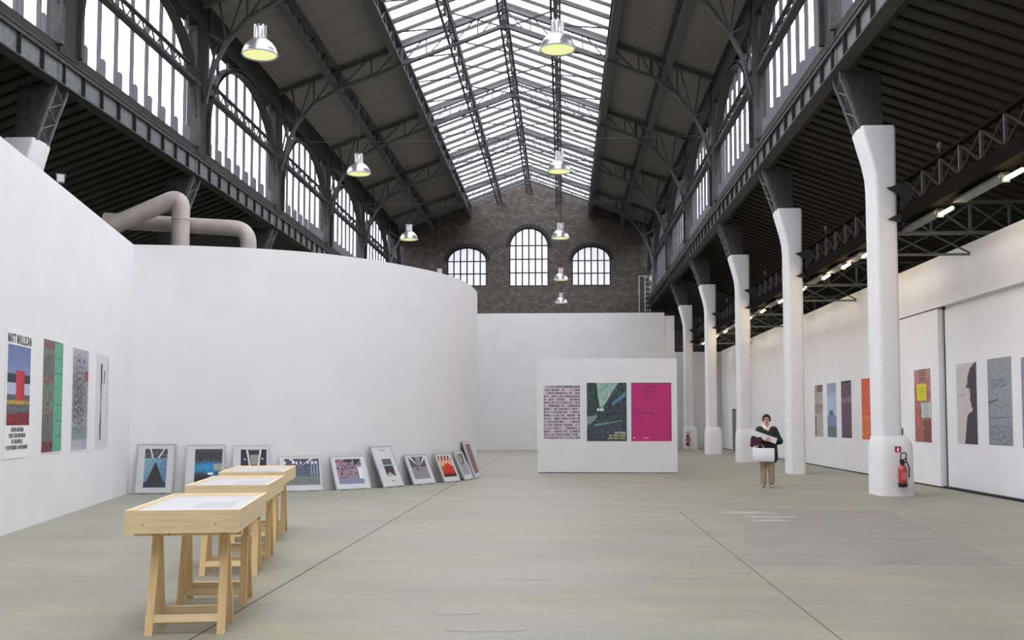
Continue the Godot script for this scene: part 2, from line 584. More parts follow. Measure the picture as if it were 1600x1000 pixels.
# ==================================================================== clerestory windows
func clerestory_window() -> Node3D:
	# local: nave face at x = 0, outwards is -x, z along the wall, y from the floor
	var o := Node3D.new()
	var hw := 3.93
	var y0 := 10.05
	var y1 := 14.6
	var zs := [-hw]
	for i in 8:
		zs.append(-3.36 + 0.96 * i)
	zs.append(hw)
	# mullions, each with its bracket foot
	var foot := begin()
	add_prism(foot, PackedVector2Array([Vector2(-0.135, 0.0), Vector2(0.0, 0.0), Vector2(0.0, 0.40), Vector2(-0.04, 0.47), Vector2(-0.135, 0.49)]), -0.02, 0.02)
	var foot_mesh := done(foot)
	var mull := begin()
	add_box(mull, Vector3(-0.18, (y1 - 0.2 - y0) / 2, 0), Vector3(0.10, y1 - 0.2 - y0, 0.05))
	var mull_mesh := done(mull)
	for i in range(1, 9):
		var m := obj("mullion", mull_mesh, M.mullion, o)
		m.position = Vector3(0, y0, zs[i])
		obj("foot_bracket", foot_mesh, M.mullion, m)
	for i in 9:
		flat_pane("pane", Vector3(-0.235, y0, zs[i + 1]), Vector3(-0.235, y0, zs[i]), Vector3(-0.235, y1, zs[i]), Vector3(-0.235, y1, zs[i + 1]), M.glass, o)
	# lattice transom
	bar("transom_chord", Vector3(0.0, 11.98, -hw), Vector3(0.0, 11.98, hw), 0.22, 0.11, M.iron, o)
	bar("transom_chord", Vector3(0.0, 12.40, -hw), Vector3(0.0, 12.40, hw), 0.12, 0.06, M.iron, o)
	var st := begin()
	for i in 24:
		var a := -hw + 2 * hw * i / 24.0
		var b := -hw + 2 * hw * (i + 1) / 24.0
		add_bar(st, Vector3(0.0, 12.02 if i % 2 == 0 else 12.39, a), Vector3(0.0, 12.39 if i % 2 == 0 else 12.02, b), 0.04, 0.03)
	obj("transom_lacing", done(st), M.iron, o)
	# arch rib: two flanges and a web
	st = begin()
	var prev := []
	for i in 29:
		var t := PI * i / 28.0
		var ring2 := []
		for e in [[0.0, 0.0], [0.0, 0.14]]:
			ring2.append(Vector2((hw - 0.02 - e[1] * 0.6) * cos(t), 10.9 + (2.92 - e[1]) * sin(t)))
		if prev:
			# flange plate and web
			var a0: Vector2 = prev[0]; var a1: Vector2 = ring2[0]; var b0: Vector2 = prev[1]; var b1: Vector2 = ring2[1]
			for pr in [[a0, a1, -0.12, 0.12, 0.03], [b0, b1, -0.14, 0.14, 0.04]]:
				add_bar(st, Vector3(-0.0, pr[0].y, pr[0].x), Vector3(-0.0, pr[1].y, pr[1].x), 0.26, pr[4], Vector3(0, 0.7, 0.71) if i < 8 else (Vector3(0, 0.7, -0.71) if i > 21 else Vector3.UP))
			add_bar(st, Vector3(0.0, (a0.y + b0.y) / 2, (a0.x + b0.x) / 2), Vector3(0.0, (a1.y + b1.y) / 2, (a1.x + b1.x) / 2), 0.03, 0.16, Vector3(0, 0.7, 0.71) if i < 8 else (Vector3(0, 0.7, -0.71) if i > 21 else Vector3.UP))
		prev = ring2
	for s in [-1.0, 1.0]:
		add_box(st, Vector3(0, 10.45, s * (hw - 0.07)), Vector3(0.26, 0.9, 0.14))
	obj("arch_rib", done(st), M.iron, o)
	# bracing of the spandrels, plate above the arch
	for s in [-1.0, 1.0]:
		bar("spandrel_brace", Vector3(-0.02, 13.9, s * 3.9), Vector3(-0.02, 12.95, s * 2.75), 0.06, 0.06, M.iron, o)
		bar("spandrel_brace", Vector3(-0.02, 12.2, s * 3.9), Vector3(-0.02, 13.85, s * 3.0), 0.06, 0.06, M.iron, o)
	block("wall_plate", Vector3(-0.3, 13.85, -hw), Vector3(0.06, 14.9, hw), M.iron_dark, o)
	block("sill", Vector3(-0.32, 9.8, -hw - 0.4), Vector3(0.0, 10.05, hw + 0.4), M.iron_dark, o)
	return o

func clerestory() -> void:
	var order := ["nearest the viewer", "second from the viewer", "third from the viewer", "fourth from the viewer", "fifth from the viewer"]
	var proto: Node3D = null
	for s in [-1.0, 1.0]:
		var side := "left" if s < 0 else "right"
		for b in range(-1, 6):
			var o: Node3D
			if proto == null:
				o = clerestory_window()
				proto = o
			else:
				o = proto.duplicate()
			o.name = "window_%d" % ((6 if s < 0 else 20) + b + 1)
			add_child(o)
			o.position = Vector3(XL if s < 0 else XR, 0, zk(b + 0.5))
			o.rotation.y = 0.0 if s < 0 else PI
			if b == 5:
				var za := zk(5.0)
				o.position.z = (za + ZEND) / 2
				o.scale.z = (za - ZEND) / BAY
			var which: String = "just entering the frame, before the first full one" if b < 0 else ("narrow last one against the brick end wall" if b == 5 else order[b])
			tag(o, "arched clerestory window in the %s nave wall, %s" % [side, which], "window", "", "structure")
			if s > 0:
				for c in o.get_children():
					if String(c.name).begins_with("pane") and b >= 3:
						(c as MeshInstance3D).material_override = M.glass_dull
		# the bays behind the viewer: open glazing only, so that daylight comes in there too
		var st := begin()
		var fx := XL if s < 0 else XR
		var back := setting("window_%d" % (36 if s < 0 else 37), "clerestory glazing of the %s nave wall behind the viewer" % side, "window", Vector3(fx + s * 0.24, 10.05, 0))
		flat_pane("pane_field", Vector3(0, 0, ZREAR), Vector3(0, 0, zk(-1)), Vector3(0, 4.6, zk(-1)), Vector3(0, 4.6, ZREAR), M.glass, back).set_meta("kind", "stuff")
		var z := ZREAR
		while z > zk(-1):
			add_box(st, Vector3(-s * 0.06, 2.2, z), Vector3(0.1, 4.4, 0.045))
			z -= 0.96
		add_box(st, Vector3(-s * 0.1, 4.3, (ZREAR + zk(-1)) / 2), Vector3(0.3, 1.0, ZREAR - zk(-1)))
		add_box(st, Vector3(-s * 0.1, -0.12, (ZREAR + zk(-1)) / 2), Vector3(0.3, 0.25, ZREAR - zk(-1)))
		obj("mullion_grid", done(st), M.mullion, back).set_meta("kind", "stuff")

# ==================================================================== girders under the clerestory
func girders() -> void:
	for s in [-1.0, 1.0]:
		var x := XL if s < 0 else XR
		var o := thing("plate_girder", "grey riveted plate girder with stiffeners below the %s clerestory windows" % ("left" if s < 0 else "right"), "girder", Vector3(x, 9.15, 0))
		var za := ZREAR
		block("web", Vector3(-0.02 + s * 0.09, 0.03, ZEND), Vector3(0.02 + s * 0.09, 0.62, za), M.iron_light, o)
		block("bottom_flange", Vector3(minf(-s * 0.05, s * 0.27), 0.0, ZEND), Vector3(maxf(-s * 0.05, s * 0.27), 0.035, za), M.iron, o)
		block("top_flange", Vector3(minf(-s * 0.05, s * 0.27), 0.615, ZEND), Vector3(maxf(-s * 0.05, s * 0.27), 0.65, za), M.iron, o)
		bar("top_angle", Vector3(s * 0.03, 0.57, ZEND), Vector3(s * 0.03, 0.57, za), 0.1, 0.09, M.iron, o)
		bar("bottom_angle", Vector3(s * 0.05, 0.055, ZEND), Vector3(s * 0.05, 0.055, za), 0.06, 0.04, M.iron, o)
		block("back_web", Vector3(minf(s * 0.24, s * 0.26), 0.03, ZEND), Vector3(maxf(s * 0.24, s * 0.26), 0.62, za), M.iron, o)
		var z := zk(-0.9)
		while z > ZEND:
			bar("stiffener", Vector3(s * 0.025, 0.04, z), Vector3(s * 0.025, 0.61, z), 0.09, 0.03, M.iron_dark, o, Vector3.BACK)
			z -= BAY / 9.0
		for k in range(-1, 6):
			block("splice_plate", Vector3(minf(s * 0.05, s * 0.07), 0.03, zk(k) - 0.4), Vector3(maxf(s * 0.05, s * 0.07), 0.6, zk(k) + 0.3), M.iron_light, o)

# ==================================================================== columns
func columns() -> void:
	var r_lab := ["white column nearest the viewer on the right, with the large fire extinguisher on its base",
		"straight white column without a plinth, just right of the standing person",
		"white column whose plinth is partly behind the standing person",
		"white column on a plinth, second from the far white partition",
		"slender white column beside the far partition, with a small fire extinguisher"]
	var l_lab := ["left-hand column whose white head shows above the left partition", "left-hand laced column rising behind the grey ducts",
		"left-hand laced column seen above the middle of the curved wall", "left-hand column hidden behind the curved wall, fourth clerestory post",
		"left-hand column by the end wall, fifth clerestory post"]
	for s in [1.0, -1.0]:
		for k in range(0, 5):
			var o := thing("column", r_lab[k] if s > 0 else l_lab[k], "column", Vector3(XR if s > 0 else XL, 0, zk(k)))
			column(o, s, k)

func column(o: Node3D, s: float, k: int) -> void:
	# offsets from the nave face of the girder, outwards positive
	var plinth := not (s > 0 and k == 1)
	var rings := []
	var rr := func(a: float, b: float, hz: float, y: float, r: float) -> PackedVector3Array:
		return round_rect(a, b, -hz, hz, y, r) if s > 0 else round_rect(-b, -a, -hz, hz, y, r)
	if plinth:
		for e in [[0.74, 1.49, 0.5, 0.0, 0.2], [0.745, 1.485, 0.495, 0.95, 0.2], [0.755, 1.475, 0.485, 1.08, 0.2], [0.775, 1.44, 0.465, 1.16, 0.18], [0.80, 1.34, 0.42, 1.26, 0.11]]:
			rings.append(rr.call(e[0], e[1], e[2], e[3], e[4]))
		var st0 := begin()
		add_skin(st0, rings, 1)
		obj("plinth", done(st0), M.masonry if s > 0 or k == 0 else M.iron_dark, o)
	rings = []
	for e in [[0.81 if plinth else 0.78, 1.26, 0.40, 1.2 if plinth else 0.0, 0.1], [0.80, 1.26, 0.40, 3.0, 0.1], [0.79, 1.26, 0.40, 6.6, 0.09], [0.77, 1.26, 0.40, 6.9, 0.09], [0.71, 1.26, 0.40, 7.2, 0.08], [0.53, 1.26, 0.40, 7.86, 0.07], [0.54, 1.24, 0.38, 7.93, 0.06]]:
		rings.append(rr.call(e[0], e[1], e[2], e[3], e[4]))
	var st := begin()
	add_skin(st, rings, 1)
	obj("shaft_casing", done(st), M.masonry if s > 0 or k == 0 else M.iron_dark, o)
	# bare riveted iron from the white casing to the girder
	rings = []
	for e in [[0.62, 1.02, 0.30, 7.9, 0.01], [0.42, 1.0, 0.30, 8.5, 0.01], [0.24, 0.98, 0.30, 9.0, 0.01], [0.2, 0.97, 0.30, 9.15, 0.01]]:
		rings.append(rr.call(e[0], e[1], e[2], e[3], e[4]))
	st = begin()
	add_skin(st, rings, 1)
	var head := obj("riveted_head", done(st), M.iron, o)
	for e in [-0.26, 0.26]:
		var pts := [Vector3(s * 0.54, 7.9, e), Vector3(s * 0.34, 8.5, e), Vector3(s * 0.15, 9.0, e), Vector3(s * 0.12, 9.17, e)]
		for i in 3:
			bar("nave_flange", pts[i], pts[i + 1], 0.07, 0.05, M.iron_light, head)
	for i in 5:
		var t := i / 5.0
		var u := (i + 1) / 5.0
		bar("lacing", Vector3(s * lerpf(0.54, 0.13, t), lerpf(7.92, 9.1, t), -0.24 if i % 2 == 0 else 0.24), Vector3(s * lerpf(0.54, 0.13, u), lerpf(7.92, 9.1, u), 0.24 if i % 2 == 0 else -0.24), 0.05, 0.02, M.iron_light, head)
	# the post that goes on past the girder between the clerestory windows
	st = begin()
	var sg := s
	add_box(st, Vector3(sg * 0.2, 12.3, 0), Vector3(0.38, 4.9, 0.5))
	for e in [-0.36, 0.36]:
		add_box(st, Vector3(sg * 0.03, 12.3, e), Vector3(0.07, 4.9, 0.16))
	add_box(st, Vector3(sg * 0.0, 12.3, 0), Vector3(0.05, 4.9, 0.84))
	obj("clerestory_post", done(st), M.iron_dark, o)

# ==================================================================== trusses and purlins
func roof_steel() -> void:
	var lab := ["roof truss crossing just above the top of the frame", "roof truss nearest the viewer that crosses the skylight in view", "second roof truss in view, across the middle of the skylight",
		"third roof truss in view, next to last before the brick gable", "last roof truss, close in front of the brick gable"]
	for k in range(1, 6):
		var o := thing("roof_truss", lab[k - 1], "truss", Vector3(XC, RY, zk(k)))
		for s in [-1.0, 1.0]:
			truss_half(o, s, XC - XL if s < 0 else XR - XC)
		bar("king_post", Vector3(0, -0.16, 0), Vector3(0, -1.05, 0), 0.22, 0.22, M.iron, o)
	var z0 := zk(0.0) + 2.0
	var spots := [[0.0, "ridge of the skylight"], [-SKY_HALF / 2, "middle of the left skylight slope"], [SKY_HALF / 2, "middle of the right skylight slope"],
		[-SKY_HALF - 0.1, "left edge of the skylight"], [SKY_HALF + 0.1, "right edge of the skylight"], [-6.75, "dark roof boards left of the skylight"], [6.35, "dark roof boards right of the skylight"]]
	for e in spots:
		var dx: float = e[0]
		var y := -SL * absf(dx)
		var o := thing("lattice_purlin", "long iron lattice purlin along the %s" % e[1], "purlin", Vector3(XC + dx, RY, 0))
		var edge := absf(absf(dx) - SKY_HALF - 0.1) < 0.01
		var wd := 0.3 if absf(dx) > 3.0 else 0.18
		var dp := 0.82 if edge else 0.72
		var im: Material = M.iron_sky
		bar("top_chord", Vector3(0, y - 0.08, ZEND), Vector3(0, y - 0.08, z0), wd, 0.07, im, o)
		if absf(dx) < 3.0:
			# a pair of angles with flat lacing between them
			for e2 in [-0.16, 0.16]:
				bar("bottom_chord", Vector3(e2, y - dp, ZEND), Vector3(e2, y - dp, z0), 0.09, 0.07, im, o)
			var zc := ZEND
			var side := 1.0
			while zc < z0 - 0.6:
				bar("lacing", Vector3(-0.15 * side, y - dp, zc), Vector3(0.15 * side, y - dp, zc + 0.6), 0.06, 0.02, im, o)
				side = -side
				zc += 0.6
		else:
			bar("bottom_chord", Vector3(0, y - dp, ZEND), Vector3(0, y - dp, z0), wd, 0.06, im, o)
		if edge:
			block("fascia", Vector3(-0.02 + signf(dx) * 0.06, y - dp, ZEND), Vector3(0.02 + signf(dx) * 0.06, y - 0.03, z0), M.iron, o)
		var z := zk(5.5)
		var n := 10
		for b in range(0, 6):
			for i in n:
				var za := zk(b) - BAY * i / n
				var zb := zk(b) - BAY * (i + 1) / n
				if zb < ZEND:
					continue
				bar("brace", Vector3(0, y - (0.1 if i % 2 == 0 else dp), za), Vector3(0, y - (dp if i % 2 == 0 else 0.1), zb), 0.08, 0.08, M.iron_light if edge else im, o)
	# thin sag rods below the panes
	for s in [-1.0, 1.0]:
		for b in range(1, 5):
			var o := get_node("window_%d" % (4 if s < 0 else 5))
			for i in 3:
				var z := zk(b) - BAY * (i + 0.35) / 3.0
				bar("sag_rod", Vector3(s * SKY_HALF, -SL * SKY_HALF - 0.3, z), Vector3(s * SKY_HALF / 2, -SL * SKY_HALF / 2 - 0.3, z - 1.5), 0.05, 0.05, M.iron_dark, o)
				bar("sag_rod", Vector3(s * SKY_HALF / 2, -SL * SKY_HALF / 2 - 0.3, z), Vector3(0, -0.3, z - 3.6), 0.05, 0.05, M.iron_dark, o)

func truss_half(o: Node3D, s: float, eave: float) -> void:
	var dep := 0.74
	var up := func(d: float) -> Vector3: return Vector3(s * d, -SL * d - 0.16, 0)
	var lo := func(d: float) -> Vector3: return Vector3(s * d, -SL * d - 0.16 - dep, 0)
	bar("upper_chord", up.call(0.0), up.call(eave), 0.2, 0.12, M.iron_sky, o)
	var e := eave - 9.0
	var low := [lo.call(0.0), lo.call(6.6 + e), Vector3(s * (7.6 + e), -SL * 7.6 - 0.16 - 0.95 - e * 0.2, 0), Vector3(s * (8.25 + e), -4.7, 0), Vector3(s * (8.65 + e), -5.5, 0), Vector3(s * (8.9 + e), -6.6, 0)]
	for i in low.size() - 1:
		bar("lower_chord" if i == 0 else "haunch", low[i], low[i + 1], 0.2 if i == 0 else 0.16, 0.1, M.iron_sky, o)
	var nodes := [0.0, 1.05, 2.05, 3.1, SKY_HALF, 5.3, 6.6 + e]
	for i in range(1, nodes.size()):
		bar("post", up.call(nodes[i]), lo.call(nodes[i]), 0.05 if i % 2 else 0.12, 0.05 if i % 2 else 0.12, M.iron_sky, o, Vector3.BACK)
		if i % 2 == 1:
			bar("brace", up.call(nodes[i - 1]), lo.call(nodes[i] - 0.1), 0.045, 0.045, M.iron_sky, o)
			bar("brace", up.call(nodes[i] + 0.1), lo.call(nodes[i + 1]), 0.045, 0.045, M.iron_sky, o)
	bar("brace", up.call(7.6 + e), low[2], 0.06, 0.06, M.iron_sky, o, Vector3.BACK)
	bar("brace", up.call(6.7 + e), low[2], 0.05, 0.05, M.iron_sky, o)
	bar("brace", up.call(8.5 + e), low[3], 0.06, 0.06, M.iron_sky, o, Vector3.BACK)
	bar("brace", up.call(7.7 + e), low[3], 0.05, 0.05, M.iron_sky, o)
	bar("brace", Vector3(s * (8.95 + e), -4.3, 0), low[3], 0.05, 0.05, M.iron_sky, o)

# ==================================================================== right aisle: crane runway and cross girders
func right_aisle() -> void:
	var lab := ["before the nearest white column", "between the first and second white columns", "between the second and third white columns", "between the third and fourth white columns", "beyond the fourth white column"]
	for b in range(-1, 4):
		var za := zk(b) - 0.42
		var zb := zk(b + 1) + 0.42
		var o := thing("crane_runway", "dark latticed crane runway beam in the right aisle, %s" % lab[b + 1], "beam", Vector3(7.35, 5.75, zk(b + 0.5)))
		var h := (za - zb) / 2
		block("runway_beam", Vector3(-0.15, 0.05, -h), Vector3(0.15, 0.3, h), M.rail_brown, o)
		bar("bottom_chord", Vector3(0, 0.36, -h), Vector3(0, 0.36, h), 0.14, 0.08, M.rail_brown, o)
		bar("top_chord", Vector3(0, 0.97, -h), Vector3(0, 0.97, h), 0.12, 0.07, M.rail_brown, o)
		var n := 8
		for i in n + 1:
			var z := -h + 2 * h * i / n
			bar("upright", Vector3(0, 0.38, z), Vector3(0, 0.96, z), 0.06, 0.06, M.iron, o, Vector3.BACK)
			if i < n:
				var z2 := -h + 2 * h * (i + 1) / n
				bar("brace", Vector3(0.015, 0.39, z), Vector3(0.015, 0.95, z2), 0.05, 0.03, M.rust, o)
				bar("brace", Vector3(-0.015, 0.95, z), Vector3(-0.015, 0.39, z2), 0.05, 0.03, M.rust, o)
		for z in [-h * 0.5, h * 0.5]:
			var st := begin()
			add_lathe(st, [Vector2(0.03, 0.98), Vector2(0.03, 1.12), Vector2(0.06, 1.14), Vector2(0.065, 1.2), Vector2(0.03, 1.26)], 10, Transform3D(Basis.IDENTITY, Vector3(0, 0, z)))
			obj("finial", done(st), M.iron, o)
		for e in [-1.0, 1.0]:
			st_bracket(o, e * h)
	var lab2 := ["at the nearest white column", "at the second white column", "at the third white column", "at the fourth white column"]
	for k in 4:
		var o := thing("cross_girder", "latticed girder across the right aisle above the posters, %s" % lab2[k], "girder", Vector3(7.2, 5.2, zk(k) - 0.15))
		var x1 := 7.6
		bar("bottom_rod", Vector3(0, 0, 0), Vector3(x1, 0, 0), 0.05, 0.05, M.iron_light, o)
		bar("middle_chord", Vector3(0, 0.47, 0), Vector3(x1, 0.47, 0), 0.1, 0.07, M.iron_light, o)
		bar("top_chord", Vector3(0, 1.14, 0), Vector3(x1, 1.14, 0), 0.1, 0.07, M.green_iron, o)
		for i in 9:
			var xa := i * 0.84
			var xb := xa + 0.84
			bar("upright", Vector3(xa, 0.48, 0), Vector3(xa, 1.13, 0), 0.05, 0.05, M.green_iron, o, Vector3.BACK)
			bar("brace", Vector3(xa, 0.5, 0.015), Vector3(xb, 1.12, 0.015), 0.05, 0.03, M.green_iron, o)
			bar("brace", Vector3(xa, 1.12, -0.015), Vector3(xb, 0.5, -0.015), 0.05, 0.03, M.green_iron, o)
			bar("brace", Vector3(xa, 0.02, 0.0), Vector3(xb, 0.45, 0.0), 0.035, 0.03, M.green_iron, o)
			bar("brace", Vector3(xa, 0.45, 0.0), Vector3(xb, 0.02, 0.0), 0.035, 0.03, M.green_iron, o)

func st_bracket(o: Node3D, z: float) -> void:
	var st := begin()
	add_prism(st, PackedVector2Array([Vector2(-0.42, 0.12), Vector2(0.1, 0.0), Vector2(0.1, 0.95), Vector2(-0.42, 0.8), Vector2(-0.12, 0.62), Vector2(-0.12, 0.28)]), z - 0.05, z + 0.05)
	obj("bracket", done(st), M.iron_dark, o)

# ==================================================================== white exhibition walls
const CURVE := [Vector2(-9.45, -21.95), Vector2(-8.1, -22.2), Vector2(-6.8, -22.65), Vector2(-5.6, -23.35), Vector2(-4.5, -24.5), Vector2(-3.6, -25.9), Vector2(-3.1, -27.0), Vector2(-2.8, -28.1), Vector2(-2.66, -29.2), Vector2(-2.6, -30.2), Vector2(-2.64, -31.4), Vector2(-2.85, -33.0)]
const WALL_H := 5.46
const LDIR := Vector2(0.2057, 0.9786)

func white_walls() -> void:
	# left partition running towards the viewer
	var a := Vector2(-9.45, -21.95)
	var lw := setting("wall_left_partition", "flat white partition wall along the left, hung with four posters", "wall", Vector3(a.x, 0, a.y))
	lw.rotation.y = atan2(LDIR.x, LDIR.y)
	block("panel", Vector3(-0.2, 0, -0.05), Vector3(0, WALL_H, 21.0), M.white, lw)
	# curved partition
	var cw := setting("wall_curved", "tall curved white partition wall with framed prints leaning at its foot", "wall", Vector3(a.x, 0, a.y))
	var cu := Curve2D.new()
	for i in CURVE.size():
		var p: Vector2 = CURVE[i] - a
		var t: Vector2 = (CURVE[mini(i + 1, CURVE.size() - 1)] - CURVE[maxi(i - 1, 0)]) / 6.0
		cu.add_point(p, -t, t)
	cu.bake_interval = 0.2
	var pts := cu.tessellate_even_length(5, 0.3)
	var st := begin()
	st.set_smooth_group(1)
	var inner := PackedVector2Array()
	for i in pts.size():
		var t := (pts[mini(i + 1, pts.size() - 1)] - pts[maxi(i - 1, 0)]).normalized()
		inner.append(pts[i] + Vector2(t.y, -t.x) * 0.18)
	for i in pts.size() - 1:
		var p := pts[i]; var q := pts[i + 1]; var pi2 := inner[i]; var qi := inner[i + 1]
		st.set_smooth_group(1)
		quad(st, Vector3(p.x, 0, p.y), Vector3(q.x, 0, q.y), Vector3(q.x, WALL_H, q.y), Vector3(p.x, WALL_H, p.y))
		st.set_smooth_group(2)
		quad(st, Vector3(qi.x, 0, qi.y), Vector3(pi2.x, 0, pi2.y), Vector3(pi2.x, WALL_H, pi2.y), Vector3(qi.x, WALL_H, qi.y))
		st.set_smooth_group(-1)
		quad(st, Vector3(p.x, WALL_H, p.y), Vector3(q.x, WALL_H, q.y), Vector3(qi.x, WALL_H, qi.y), Vector3(pi2.x, WALL_H, pi2.y))
	obj("curved_panel", done(st), M.white, cw)
	# far partition
	var fw := setting("wall_far_partition", "broad white partition below the brick end wall", "wall", Vector3(0, 0, -54.9))
	block("panel", Vector3(-11.2, 0, -0.2), Vector3(5.42, 7.33, 0), M.white, fw)
	block("end_panel", Vector3(5.42, 0, -0.22), Vector3(5.95, 7.16, -0.02), M.white, fw)
	# free-standing panel
	var pn := thing("exhibition_screen", "free-standing white display panel carrying three posters", "panel", Vector3(1.325, 0, -31.17))
	block("board", Vector3(-2.105, 0.02, -0.07), Vector3(2.105, 3.46, 0.07), M.white, pn)
	block("base_rail", Vector3(-2.08, 0.0, -0.05), Vector3(2.08, 0.03, 0.05), M.iron_dark, pn)
	# right wall: a deep white band above sliding panels
	var rw := setting("wall_right_partition", "white exhibition wall along the right aisle, hung with posters", "wall", Vector3(8.85, 0, 0))
	block("upper_band", Vector3(0, 4.26, -57.6), Vector3(0.4, 5.45, -6.0), M.white, rw)
	block("gap", Vector3(0.1, 4.2, -28.6), Vector3(0.2, 4.3, -24.5), M.black, rw)
	block("far_panel", Vector3(0.015, 0.035, -28.6), Vector3(0.3, 4.225, -24.65), M.white, rw)
	block("fixed_panel", Vector3(0.0, 0.035, -57.6), Vector3(0.3, 4.262, -28.6), M.white, rw)
	block("near_panel", Vector3(0.15, 0.035, -24.65), Vector3(0.4, 4.3, -6.0), M.white, rw)
	block("joint", Vector3(0.1, 0.02, -24.66), Vector3(0.155, 4.26, -24.6), M.paper_grey, rw)
	block("joint_gap", Vector3(0.14, 0.02, -24.62), Vector3(0.153, 4.26, -24.56), M.black, rw)
	block("shadow_gap", Vector3(0.06, 0.0, -57.6), Vector3(0.38, 0.05, -6.0), M.black, rw)
	var bw := setting("wall_aisle_end", "white wall closing the right aisle beyond the last column", "wall", Vector3(0, 0, -58.4))
	block("panel", Vector3(5.9, 0, -0.2), Vector3(9.3, 5.45, 0), M.white, bw)
	var dr := setting("door_1", "grey door at the far end of the right wall", "door", Vector3(8.85, 0, -53.6))
	block("leaf", Vector3(-0.005, 0.02, -0.55), Vector3(0.05, 2.1, 0.55), M.iron_light, dr)
	bar("handle", Vector3(-0.05, 1.05, 0.3), Vector3(-0.05, 1.05, 0.45), 0.03, 0.03, M.alu, dr)
	block("jamb", Vector3(-0.02, 0.0, 0.55), Vector3(0.05, 2.16, 0.62), M.paper_grey, dr)
	block("jamb", Vector3(-0.02, 0.0, -0.62), Vector3(0.05, 2.16, -0.55), M.paper_grey, dr)
	block("head", Vector3(-0.02, 2.1, -0.62), Vector3(0.05, 2.16, 0.62), M.iron_dark, dr)

# ==================================================================== bits on the end wall and overhead
func end_details() -> void:
	var o := thing("access_ladder", "pale metal ladder frame fixed to the brick end wall at its right", "ladder", Vector3(5.2, 8.6, ZEND + 0.62))
	for x in [0.0, 0.4, 0.75]:
		bar("rail", Vector3(x, 0, 0), Vector3(x, 2.8, 0), 0.05, 0.05, M.paper_grey, o, Vector3.BACK)
	for i in 9:
		bar("rung", Vector3(0.4, 0.15 + i * 0.32, 0), Vector3(0.75, 0.15 + i * 0.32, 0), 0.035, 0.035, M.paper_grey, o)
	bar("rail", Vector3(0, 2.8, 0), Vector3(0.75, 2.8, 0), 0.05, 0.05, M.paper_grey, o)
	var r := thing("guard_rail", "thin metal guard rail and ledge beside the ladder on the brick end wall", "railing", Vector3(6.35, 10.3, ZEND + 0.9))
	bar("ledge", Vector3(-0.35, 0, 0), Vector3(0.6, 0, 0), 0.5, 0.1, M.iron_light, r)
	bar("hand_rail", Vector3(-0.35, 1.15, 0.2), Vector3(0.6, 1.15, 0.2), 0.05, 0.05, M.iron_light, r)
	for x in [-0.3, 0.55]:
		bar("post", Vector3(x, 0, 0.2), Vector3(x, 1.15, 0.2), 0.05, 0.05, M.iron_light, r, Vector3.BACK)
	bar("stay", Vector3(0.55, 0.0, 0.1), Vector3(0.1, -0.9, 0.1), 0.05, 0.05, M.iron_light, r)
	floodlight(Vector3(5.95, 11.2, ZEND + 0.95), 0.7, "small white floodlight high on the brick end wall beside the ladder")
	floodlight(Vector3(-8.42, WALL_H + 0.19, -16.6), 0.4, "small floodlight standing on the top edge of the left partition wall", 0.38)
	# wires stretched across the nave
	for e in [[1, 10.25, "first"], [2, 10.15, "second"]]:
		var w := thing("tie_wire", "thin wire stretched across the nave, %s one from the viewer" % e[2], "wire", Vector3(XL, e[1], zk(e[0]) + 0.2))
		var st := begin()
		var path := []
		for i in 13:
			path.append(Vector3((XR - XL) * i / 12.0, -0.1 * sin(PI * i / 12.0), 0))
		add_tube(st, path, 0.007, 5)
		obj("wire", done(st), M.iron, w)

func floodlight(at: Vector3, yaw: float, label: String, size := 1.0) -> void:
	var o := thing("floodlight", label, "floodlight", at, yaw)
	o.scale = Vector3.ONE * size
	var st := begin()
	add_prism(st, PackedVector2Array([Vector2(-0.16, -0.2), Vector2(0.16, -0.2), Vector2(0.2, 0.2), Vector2(-0.2, 0.2)]), -0.08, 0.06)
	obj("body", done(st), M.iron_light, o)
	block("lens", Vector3(-0.14, -0.16, 0.06), Vector3(0.14, 0.16, 0.075), M.paper_grey, o)
	bar("yoke", Vector3(0, -0.2, -0.02), Vector3(0, -0.5, -0.02), 0.05, 0.05, M.iron, o, Vector3.BACK)

